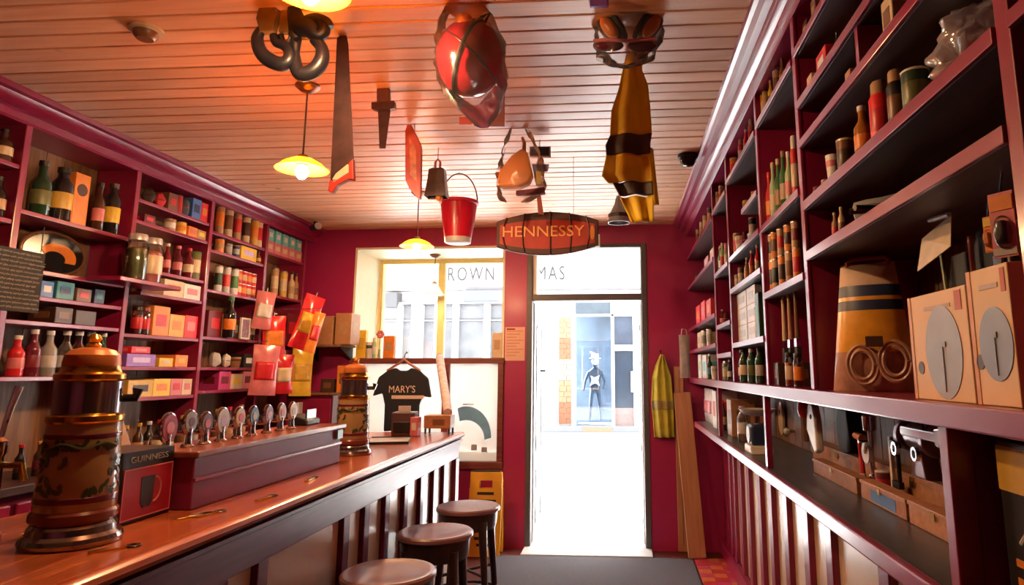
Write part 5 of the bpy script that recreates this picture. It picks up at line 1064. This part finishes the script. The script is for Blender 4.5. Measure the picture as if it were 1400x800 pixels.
def bagsurf(prof):   # list of (px centre, py, half width px)
    def fn(u, v):
        t = v*(len(prof)-1); i = min(int(t), len(prof)-2); f = t-i
        cx_ = prof[i][0]*(1-f)+prof[i+1][0]*f; py = prof[i][1]*(1-f)+prof[i+1][1]*f; hw = prof[i][2]*(1-f)+prof[i+1][2]*f
        q = atY(cx_, py, o[1]); r = hw*o[1]/FPX; a = 2*PI*u; k_ = 1+.05*math.sin(6*a+py*.12)+.03*math.sin(11*a-py*.2)
        return (q.x-o[0]+r*k_*math.cos(a), r*k_*math.sin(a), q.z-o[2])
    return fn
O('plastic_bag', MB().grid(bagsurf([(632,-28,8),(634,0,22),(640,30,42),(643,60,51),(644,95,52),(648,125,46),(655,150,30),(660,172,10)]), 28, 28), PLASTIC, e, smooth=True)
q = P2([(632,-26)], 2.2, o)[0]; O('string', MB().tube([(q[0],0,q[1]), (q[0],0,ZC-o[2]-.0005)], .004, 6), mat('olive', .8), e)
# maroon card
e, o = hang('square_card', 'maroon square card hanging behind the red hard hat', 'card', 668, 172, 2.95); O('card', MB().prism(P2([(648,172),(690,173),(690,112),(668,128),(648,150)], 2.95, o), .004, 'Y', 0), mat((.22,.06,.06), .55), e); O('red_tab', MB().prism(P2([(628,160),(645,160),(645,170),(628,170)], 2.95, o), .004, 'Y', -.002), mat((.55,.06,.05), .5), e); O('tab_rod', MB().tube([(P2([(643,165)],2.95,o)[0][0],.0,P2([(643,165)],2.95,o)[0][1]),(P2([(660,165)],2.95,o)[0][0],.0,P2([(660,165)],2.95,o)[0][1])], .003), mat('tan', .6), e); cord(e, o, [(688,113)])
# red paddle board
e, o = hang('red_paddle_sign', 'faded red pointed wooden sign turned edgewise hanging near the bucket', 'sign', 567, 270, 3.3)
O('board', MB().prism(P2([(558,170),(563,172),(575,196),(577,205),(576,272),(572,272),(560,258),(555,246),(555,180)], 3.3, o), .03, 'Y', -.015), mat((.48,.10,.10), .5, 0, .35, 12, .1, 0, 'faded_red'), e, bevel=.005)
O('worn_print', MB().prism(P2([(561,190),(570,205),(571,250),(562,240)], 3.3, o), .002, 'Y', -.0165), mat((.52,.24,.20), .6, 0, .5, 25), e); cord(e, o, [(567,178),(567,160)])
# cow bell
e, o = hang('cow_bell', 'dark iron cow bell hanging between red sign and bucket', 'bell', 597, 270, 3.7)
def sq(s, z): return [(-s,-s*.6,z),(s,-s*.6,z),(s,s*.6,z),(-s,s*.6,z)]
mb = MB(); hs = [(0,.062),(.02,.061),(.1,.050),(.165,.045),(.175,.03)]; vs_ = []
for z, s in hs: vs_ += sq(s, z)
mb.add(vs_, [(i*4+k_, i*4+(k_+1) % 4, i*4+4+(k_+1) % 4, i*4+4+k_) for i in range(4) for k_ in range(4)]+[(16,17,18,19)])
O('bell_body', mb, mat((.10,.085,.09), .4, .7, .3, 16, .2), e, bevel=.004, solid=.004); O('clapper', MB().ball((.015,0,-.0), .02, .02, .024), paint('orange'), e, smooth=True); O('clapper_rod', MB().tube([(.015,0,.01),(.0,0,.172)], .004), IRON, e)
O('loop', MB().tube([(-.015,0,.172),(-.015,0,.215),(0,0,.235),(.015,0,.215),(.015,0,.172)], .007), mat((.4,.12,.1), .5), e, smooth=True); O('string', MB().tube([(0,0,.235),(0,0,ZC-o[2]-.0005)], .0025, 6), mat('tan', .8), e)
# bucket
e, o = hang('bucket', 'bright red plastic bucket with white base hanging by its handle', 'bucket', 626, 333, 4.2)
s_ = 4.2/FPX
O('bucket_wall', MB().shell([(.088,.035),(.105,.14),(.122,.275)], .004, 36), mat((.68,.006,.035), .35, 0, .04, 8, 0, .2, 'bucket_red'), e, smooth=.9); O('rim', MB().shell([(.122,.262),(.130,.265),(.130,.285),(.122,.288)], .010, 36), mat((.68,.006,.035), .35, 0, .04, 8, 0, .2), e, smooth=.9)
O('white_base', MB().lathe([(.076,0),(.084,.004),(.0885,.036),(.086,.04)], 36), paint('white'), e, smooth=.6)
hp = [(.125*math.cos(a)-.0, -.02*math.sin(a), .272+.20*math.sin(a)) for a in [PI*i/20 for i in range(21)]]
O('handle', MB().tube(hp, .0045, 8), mat('dark brown', .4), e, smooth=True); O('string', MB().tube([(0,-.02,.472),(0,-.02,ZC-o[2]-.0005)], .0025, 6), mat('tan', .8), e)
# dust pan in bag
e, o = hang('dust_pan', 'orange dust pan set in a clear bag hanging from the ceiling', 'dust pan', 712, 270, 3.40)
q = lambda a, b, d=0: (atY(a,b,3.40).x-o[0], d, atY(a,b,3.40).z-o[2])
O('pan', MB().prism(P2([(684,236),(700,215),(714,205),(722,210),(729,240),(724,252),(712,257),(684,258),(681,252)], 3.40, o), .07, 'Y', -.035), mat((.72,.22,.03), .35, 0, .15, 12, 0, .2), e, bevel=.012)
O('handle', MB().tube([q(716,212),q(717,196),q(714,188)], [.012,.010,.008], 10), mat((.62,.16,.02), .35), e, smooth=True)
O('brush_head', MB().prism(P2([(706,262),(744,257),(746,266),(728,268),(706,268)], 3.40, o), .03, 'Y', -.02), mat((.20,.02,.04), .6, 0, .4, 60, .4), e, bevel=.004); O('pack_card', MB().prism(P2([(726,222),(750,222),(748,232),(738,234),(740,252),(732,252)], 3.40, o), .003, 'Y', .03), mat((.30,.28,.5), .5, 0, .3), e); O('yellow_print', MB().prism(P2([(732,232),(739,233),(739,250),(733,250)], 3.40, o), .003, 'Y', .026), paint('yellow'), e)
oo = o
def bagsurf2(prof, Y, o2, n=28, m=24):
    def fn(u, v):
        t = v*(len(prof)-1); i = min(int(t), len(prof)-2); f = t-i
        cx_ = prof[i][0]*(1-f)+prof[i+1][0]*f; py = prof[i][1]*(1-f)+prof[i+1][1]*f; hw = prof[i][2]*(1-f)+prof[i+1][2]*f
        w_ = atY(cx_, py, Y); r = hw*Y/FPX; a = 2*PI*u; k_ = 1+.07*math.sin(5*a+py*.15)+.05*math.sin(9*a-py*.25)
        return (w_.x-o2[0]+r*k_*math.cos(a), .6*r*k_*math.sin(a), w_.z-o2[2])
    return MB().grid(fn, n, m)
O('plastic_bag', bagsurf2([(709,165,4),(710,180,16),(712,205,26),(712,235,34),(712,262,34),(706,274,24)], 3.40, o), PLASTIC, e, smooth=True)
O('string', MB().tube([q(709,165), (q(709,165)[0],0,ZC-o[2]-.0005)], .003, 6), mat('olive', .8), e)
e, o = hang('blue_card', 'small dark blue card with white border hanging behind the dust pan', 'card', 738, 215, 3.6); O('card', MB().prism(P2([(724,200),(753,200),(753,215),(724,215)], 3.6, o), .003, 'Y', 0), mat('white', .6), e); O('print', MB().prism(P2([(725,201),(751,201),(751,213),(725,213)], 3.6, o), .002, 'Y', -.0025), mat((.02,.02,.06), .5), e); cord(e, o, [(738,201)])
# barrel sign
e, o = hang('barrel_sign', 'barrel shaped wooden sign lettered HENNESSY hanging before the door', 'sign', 748, 319, 3.9)
HW, HH = .312, .135
def bar_half(x): return HH*(1-.42*(abs(x)/HW)**2.0)
outl = [(x, bar_half(x)) for x in [HW*(-1+2*i/24) for i in range(25)]]+[(x, -bar_half(x)) for x in [HW*(1-2*i/24) for i in range(25)]]
O('barrel_board', MB().prism(outl, .035, 'Y', 0), wood('barrel_wood', (.06,.012,.010), (.12,.022,.016), 'X', .5, 0), e, bevel=.006)
ins = [(x, bar_half(x)*.62) for x in [HW*.93*(-1+2*i/24) for i in range(25)]]+[(x, -bar_half(x)*.72) for x in [HW*.93*(1-2*i/24) for i in range(25)]]
O('red_centre', MB().prism(ins, .004, 'Y', -.004), mat((.42,.022,.012), .5, 0, .2, 10, 0, 0, 'orange_red_enamel'), e)
for x in (-.245, -.135, 0.02, .135, .235):
    O('hoop', MB().tube([(x*(1+.10*(1-(s/1.0)**2)), -.004, s*bar_half(x)) for s in [-1+2*i/12 for i in range(13)]], .0055, 6), mat((.07,.012,.012), .35), e, smooth=True)
O('end_plug', MB().lathe([(.02,0),(.02,.006)], 18).turn(Matrix.Translation((.275,-.004,.0)) @ Matrix.Rotation(PI/2, 4, 'X') @ Matrix.Diagonal((.7,2.2,1,1))), paint('orange'), e)
text('lettering', 'HENNESSY', .1, mat((.90,.36,.07), .4), e, (-.025,-.006,.008), (PI/2,0,0), .004, width=.50, height=.066)
O('strap', MB().prism([(-.055,.12),(-.02,.115),(-.04,.24),(-.065,.24)], .006, 'Y', -.01), mat((.55,.16,.10), .6), e); O('string', MB().tube([(-.05,0,.235),(-.05,0,ZC-o[2]-.0005)], .003, 6), mat('tan', .8), e); O('string', MB().tube([(.16,.017,bar_half(.16)-.005),(.16,.017,ZC-o[2]-.0005)], .0015, 6), mat('tan', .8), e)
O('mint_tag', bx(.285,.32,.004,.03,-.085,-.01), mat((.45,.6,.5), .5), e)
# ear defenders and goggles in bag
e, o = hang('ear_defenders', 'black and orange ear defenders with goggles bagged above the yellow cloth', 'ear defenders', 860, 40, 2.34)
q = lambda a, b, d=0: (atY(a,b,2.34).x-o[0], d, atY(a,b,2.34).z-o[2])
for a, b, an_ in ((835,38,.62), (888,36,-.62)):
    c_ = q(a, b); M_ = Matrix.Translation(c_) @ Matrix.Rotation(-an_, 4, 'Y')
    O('ear_cup', MB().ball((0,0,0), .042, .05, .072, 20, 14).turn(M_), mat((.035,.03,.028), .35), e, smooth=True)
    sg = 1 if an_ < 0 else -1
    O('orange_pad', MB().ball((sg*.012,-.025,-.008), .026, .032, .052, 18, 12).turn(M_), mat((.62,.16,.02), .4), e, smooth=True)
    O('cushion', MB().tube([(sg*-.022, .045*math.cos(t), .062*math.sin(t)) for t in [2*PI*i/24 for i in range(25)]], .012, 8, False).turn(M_), mat('black', .6), e, smooth=True)
O('headband', MB().tube([q(826,14),q(836,-10),q(860,-22),q(886,-12),q(898,12)], .012, 10), mat('black', .4), e, smooth=True)
for a, b in ((833,68), (877,68)):
    O('goggle_lens', MB().ball(q(a, b, -.03), .055, .02, .022, 18, 10), mat((.10,.012,.02), .12, 0, .05, 8, 0, .5), e, smooth=True)
O('goggle_frame', MB().tube([q(812,62,-.035),q(830,63,-.05),q(857,66,-.055),q(884,63,-.05),q(897,60,-.035)], .007, 8), mat('pink', .3), e, smooth=True)
O('plastic_bag', bagsurf2([(858,-26,6),(858,-8,34),(858,12,46),(860,38,50),(858,62,47),(856,80,40),(855,88,22)], 2.34, o), PLASTIC, e, smooth=True)
O('string', MB().tube([q(858,-26), (q(858,-26)[0],0,ZC-o[2]-.0005)], .003, 6), mat('tan', .8), e)
e, o = hang('purple_packet', 'small purple packet hanging beside the ear defenders', 'packet', 818, 8, 2.16); O('packet_body', MB().prism(P2([(806,-14),(832,-14),(832,7),(806,8)], 2.16, o), .02, 'Y', 0), mat('purple', .35), e, bevel=.005); cord(e, o, [(818,-12)])
# yellow hi vis cloth
e, o = hang('hi_vis_cloth', 'long yellow hi-vis jacket with dark bands hanging from the ceiling', 'jacket', 862, 300, 2.60)
YV = mat((.86,.56,.015), .6, 0, .10, 10, .2, 0, 'hi_vis_yellow'); DB = mat((.055,.04,.035), .5, 0, .2)
R1_ = [(74,856,878),(100,850,878),(120,846,886),(150,836,889),(185,834,891)]; R2_ = [(212,829,889),(240,823,892),(250,832,892)]; R3_ = [(270,848,893),(304,864,893)]
drape(e, 'upper_cloth', rpx(R1_, 2.60, o), YV, .013, 1.6, 0); drape(e, 'dark_band', rpx([(185,834,891),(198,828,889),(212,829,889)], 2.60, o), DB, .013, 1.6, -.002); drape(e, 'middle_cloth', rpx(R2_, 2.60, o), YV, .013, 1.6); drape(e, 'dark_band', rpx([(250,838,892),(268,848,893)], 2.60, o), DB, .013, 1.6, -.002); drape(e, 'lower_cloth', rpx(R3_, 2.60, o), YV, .013, 1.6); drape(e, 'back_flap', rpx([(200,882,893),(240,884,897),(278,888,901)], 2.60, o), YV, .01, 1, .035)
cord(e, o, [(866,78)], m=YV, r=.006)
e, o = hang('grey_funnel', 'grey metal funnel hanging behind the yellow jacket', 'funnel', 846, 305, 4.4); O('cone', MB().shell([(.075,0),(.07,.05),(.03,.13),(.015,.19)], .004, 24), mat('grey', .3, .6), e, smooth=.8); O('band', MB().shell([(.072,.035),(.0735,.06)], .003, 24), mat('black', .4), e); O('string', MB().tube([(0,0,.18),(0,0,ZC-o[2]-.0005)], .0025, 6), mat('tan', .8), e)

# ------------------------------------------------------------------ the street
S('street_paving', bx(-30, 30, YO+.0, 19.2, -.45, -.15), mat((.62,.62,.63), .7, 0, .06, 3, 0, 0, 'pale_paving'), 'pale paved pedestrian street outside the door', 'street')
FY = 18.6
fb = E('shop_building', 'white shop front lettered BROWN THOMAS across the street', 'building', (-2.5, FY, -.15))
WF = mat((.66,.66,.65), .5, 0, .03, 4, 0, 0, 'white_shop_front'); GW = mat((.05,.07,.09), .08, 0, .3, 2, 0, .4, 'shop_glass'); GREYP = mat((.24,.245,.26), .5, 0, .06, 4)
def fbx(x0, x1, y0, y1, z0, z1): return bx(x0+2.5, x1+2.5, y0-FY, y1-FY, z0+.15, z1+.15)
def fx(px): return atY(px, 480, FY).x
def fz(py): return atY(780, py, FY).z
O('wall', fbx(-12, fx(783), FY+.35, FY+.7, -.15, 10), WF, fb); O('wall', fbx(fx(868), 8, FY+.35, FY+.7, -.15, 10), WF, fb); O('wall', fbx(fx(783), fx(868), FY+.35, FY+.7, fz(414), 10), WF, fb)
O('fascia', fbx(-12, 8, FY-.12, FY+.35, fz(391), 5.6), WF, fb, bevel=.03); O('cornice', fbx(-12, 8, FY-.35, FY+.35, 5.6, 5.85), WF, fb, bevel=.05)
O('fascia_base_band', fbx(-12, 8, FY+.02, FY+.35, fz(395), fz(391)), mat('grey', .6), fb); O('awning_box', fbx(fx(632), fx(700), FY-.10, FY+.34, fz(411), fz(396)), mat((.14,.16,.20), .5), fb); O('grey_band', fbx(-12, 8, FY+.05, FY+.34, fz(414), fz(411)), GREYP, fb)  # narrow grey strip along the bottom of the fascia, then awning and band
O('lamp_box', fbx(fx(524), fx(541), FY-.10, FY+.34, fz(418), fz(398)), mat((.08,.088,.10), .5), fb)
for a, b in ((541,546),(560,575),(592,600),(617,624),(660,668),(688,722),(745,764)): O('pilaster', fbx(fx(a), fx(b), FY+.0, FY+.34, -.15, fz(414)), WF, fb, bevel=.02)
for a, b in ((500,541),(546,560),(575,592),(600,617),(624,660),(668,688)):
    O('shop_window', fbx(fx(a), fx(b), FY+.26, FY+.33, fz(560), fz(438)), mat((.17,.175,.185), .2, 0, .25, 2), fb); O('upper_pane', fbx(fx(a), fx(b), FY+.26, FY+.33, fz(434), fz(416)), mat((.19,.195,.205), .2, 0, .1, 2), fb); O('stall_riser', fbx(fx(a), fx(b), FY+.1, FY+.33, -.15, fz(560)), WF, fb)
for zz in (436,): O('transom_rail', fbx(fx(500), fx(688), FY+.2, FY+.26, fz(437.5), fz(435)), GREYP, fb)
# brick pier
BR = [mat((.36,.11,.05), .7, 0, .15), mat((.40,.19,.10), .7, 0, .15), mat((.42,.28,.20), .7, 0, .15)]
O('pier_core', fbx(fx(764), fx(781), FY+.06, FY+.34, -.15, fz(414)), mat((.45,.42,.38), .8), fb)
zb_, zt_ = fz(580), fz(434); nb = 20; hb = (zt_-zb_)/nb
for i in range(nb):
    wmid = fx(764)+(fx(781)-fx(764))*(.42 if i % 2 else .62)
    for x0, x1 in ((fx(764)+.01, wmid-.008), (wmid+.008, fx(781)-.01)):
        O('brick', fbx(x0, x1, FY+.02, FY+.06, zb_+i*hb+.012, zb_+(i+1)*hb-.004), BR[(i*3+(x0 > -1.5)*2+i//4) % 3], fb)
# display window
O('display_recess', MB().box(fx(781)+2.5, fx(866)+2.5, 1.6, 1.7, 0, fz(414)+.15).box(fx(781)+2.5, fx(866)+2.5, .345, 1.6, fz(414)+.15, fz(414)+.2), mat((.12,.15,.20), .5, 0, .4, 1.5), fb)
for a, b in ((781,787),(835.5,840),(865.5,875)): O('window_post', fbx(fx(a), fx(b), FY-.02, FY+.34, -.15, fz(414)), WF, fb, bevel=.01)
O('window_rail', fbx(fx(787), fx(866), FY-.02, FY+.1, fz(433), fz(429.5)), WF, fb, bevel=.01); O('lintel_band', fbx(fx(840), fx(866), FY-.04, FY+.1, fz(480), fz(472)), WF, fb, bevel=.01)
O('display_pane', fbx(fx(787), fx(835.5), FY+.03, FY+.05, fz(580), fz(433)), clearmat('shop_pane', (.75,.82,.88), .04, .02), fb); O('top_pane', fbx(fx(787), fx(835.5), FY+.03, FY+.05, fz(429.5), fz(414)), GW, fb); O('top_pane', fbx(fx(840), fx(866), FY+.03, FY+.05, fz(429.5), fz(414)), GREYP, fb)
O('dark_shop_door', fbx(fx(840), fx(865.5), FY+.12, FY+.18, fz(558), fz(480)), mat((.02,.035,.06), .2, 0, .2, 2), fb); O('upper_dark_pane', fbx(fx(840), fx(865.5), FY+.12, FY+.18, fz(472), fz(433)), mat((.05,.065,.10), .2, 0, .5, 1.2), fb); O('door_panel', fbx(fx(840), fx(865.5), FY+.08, FY+.18, fz(582), fz(558)), mat((.30,.21,.19), .6), fb)
O('white_notice', fbx(fx(862), fx(872), FY-.06, FY-.03, fz(536), fz(508)), WF, fb)
O('plinth', fbx(-12, 8, FY-.2, FY+.34, -.15, fz(582)), GREYP, fb, bevel=.02); O('brown_plinth', fbx(fx(797), fx(836), FY-.22, FY-.19, -.14, fz(583)), mat((.38,.22,.14), .6), fb)
tx = text('sign_lettering', 'BROWN THOMAS', .5, mat((.035,.035,.04), .6), fb, ((fx(598)+fx(772))/2+2.5, -.13, fz(375)+.15), (PI/2,0,0), .012, width=fx(772)-fx(598), height=.40, spacing=1.25)
# mannequin
mq = E('shop_mannequin', 'dressed mannequin in dark clothes and white scarf in the shop window', 'mannequin', (fx(812), FY+.75, fz(582)))
O('display_plinth', bx(-.5,.6,-.3,.4,-.1,.0), GREYP, mq)
me = bpy.data.meshes.new('body')
jv = [(0,0,.95),(0,0,1.2),(0,0,1.45),(0,0,1.58),(0,-.01,1.74),(.10,0,.92),(.13,.02,.5),(.15,.0,.08),(-.10,0,.92),(-.13,-.06,.5),(-.17,.0,.08),(.20,0,1.44),(.29,-.04,1.16),(.24,-.16,.98),(-.20,0,1.44),(-.30,-.02,1.16),(-.33,-.1,.92)]
je = [(0,1),(1,2),(2,3),(3,4),(0,5),(5,6),(6,7),(0,8),(8,9),(9,10),(2,11),(11,12),(12,13),(2,14),(14,15),(15,16)]
rr = [.16,.14,.17,.055,.10,.10,.075,.05,.10,.075,.05,.065,.05,.04,.065,.05,.04]
me.from_pydata(jv, je, []); mo = bpy.data.objects.new('body', me); COL.objects.link(mo); mo.parent = mq; me.materials.append(mat((.03,.05,.09), .6, 0, .3, 8))
mo.modifiers.new('skin', 'SKIN'); mo.modifiers.new('sub', 'SUBSURF').levels = 1
for i, v in enumerate(me.skin_vertices[0].data): v.radius = (rr[i], rr[i]*.75); v.use_root = (i == 0)
O('pale_head', MB().ball((0,-.01,1.78), .10, .12, .14, 16, 12), mat((.6,.6,.62), .4), mq, smooth=True)
O('white_scarf', MB().prism([(-.13,1.36),(0,1.30),(.13,1.36),(.09,1.22),(.14,1.06),(0,1.13),(-.14,1.06),(-.09,1.22)], .05, 'Y', -.19), paint('white'), mq, bevel=.015)
O('hat', MB().lathe([(.17,1.84),(.17,1.86),(.11,1.87),(.10,1.97),(.0,1.99)], 20), mat((.5,.49,.5), .7), mq, smooth=.6)
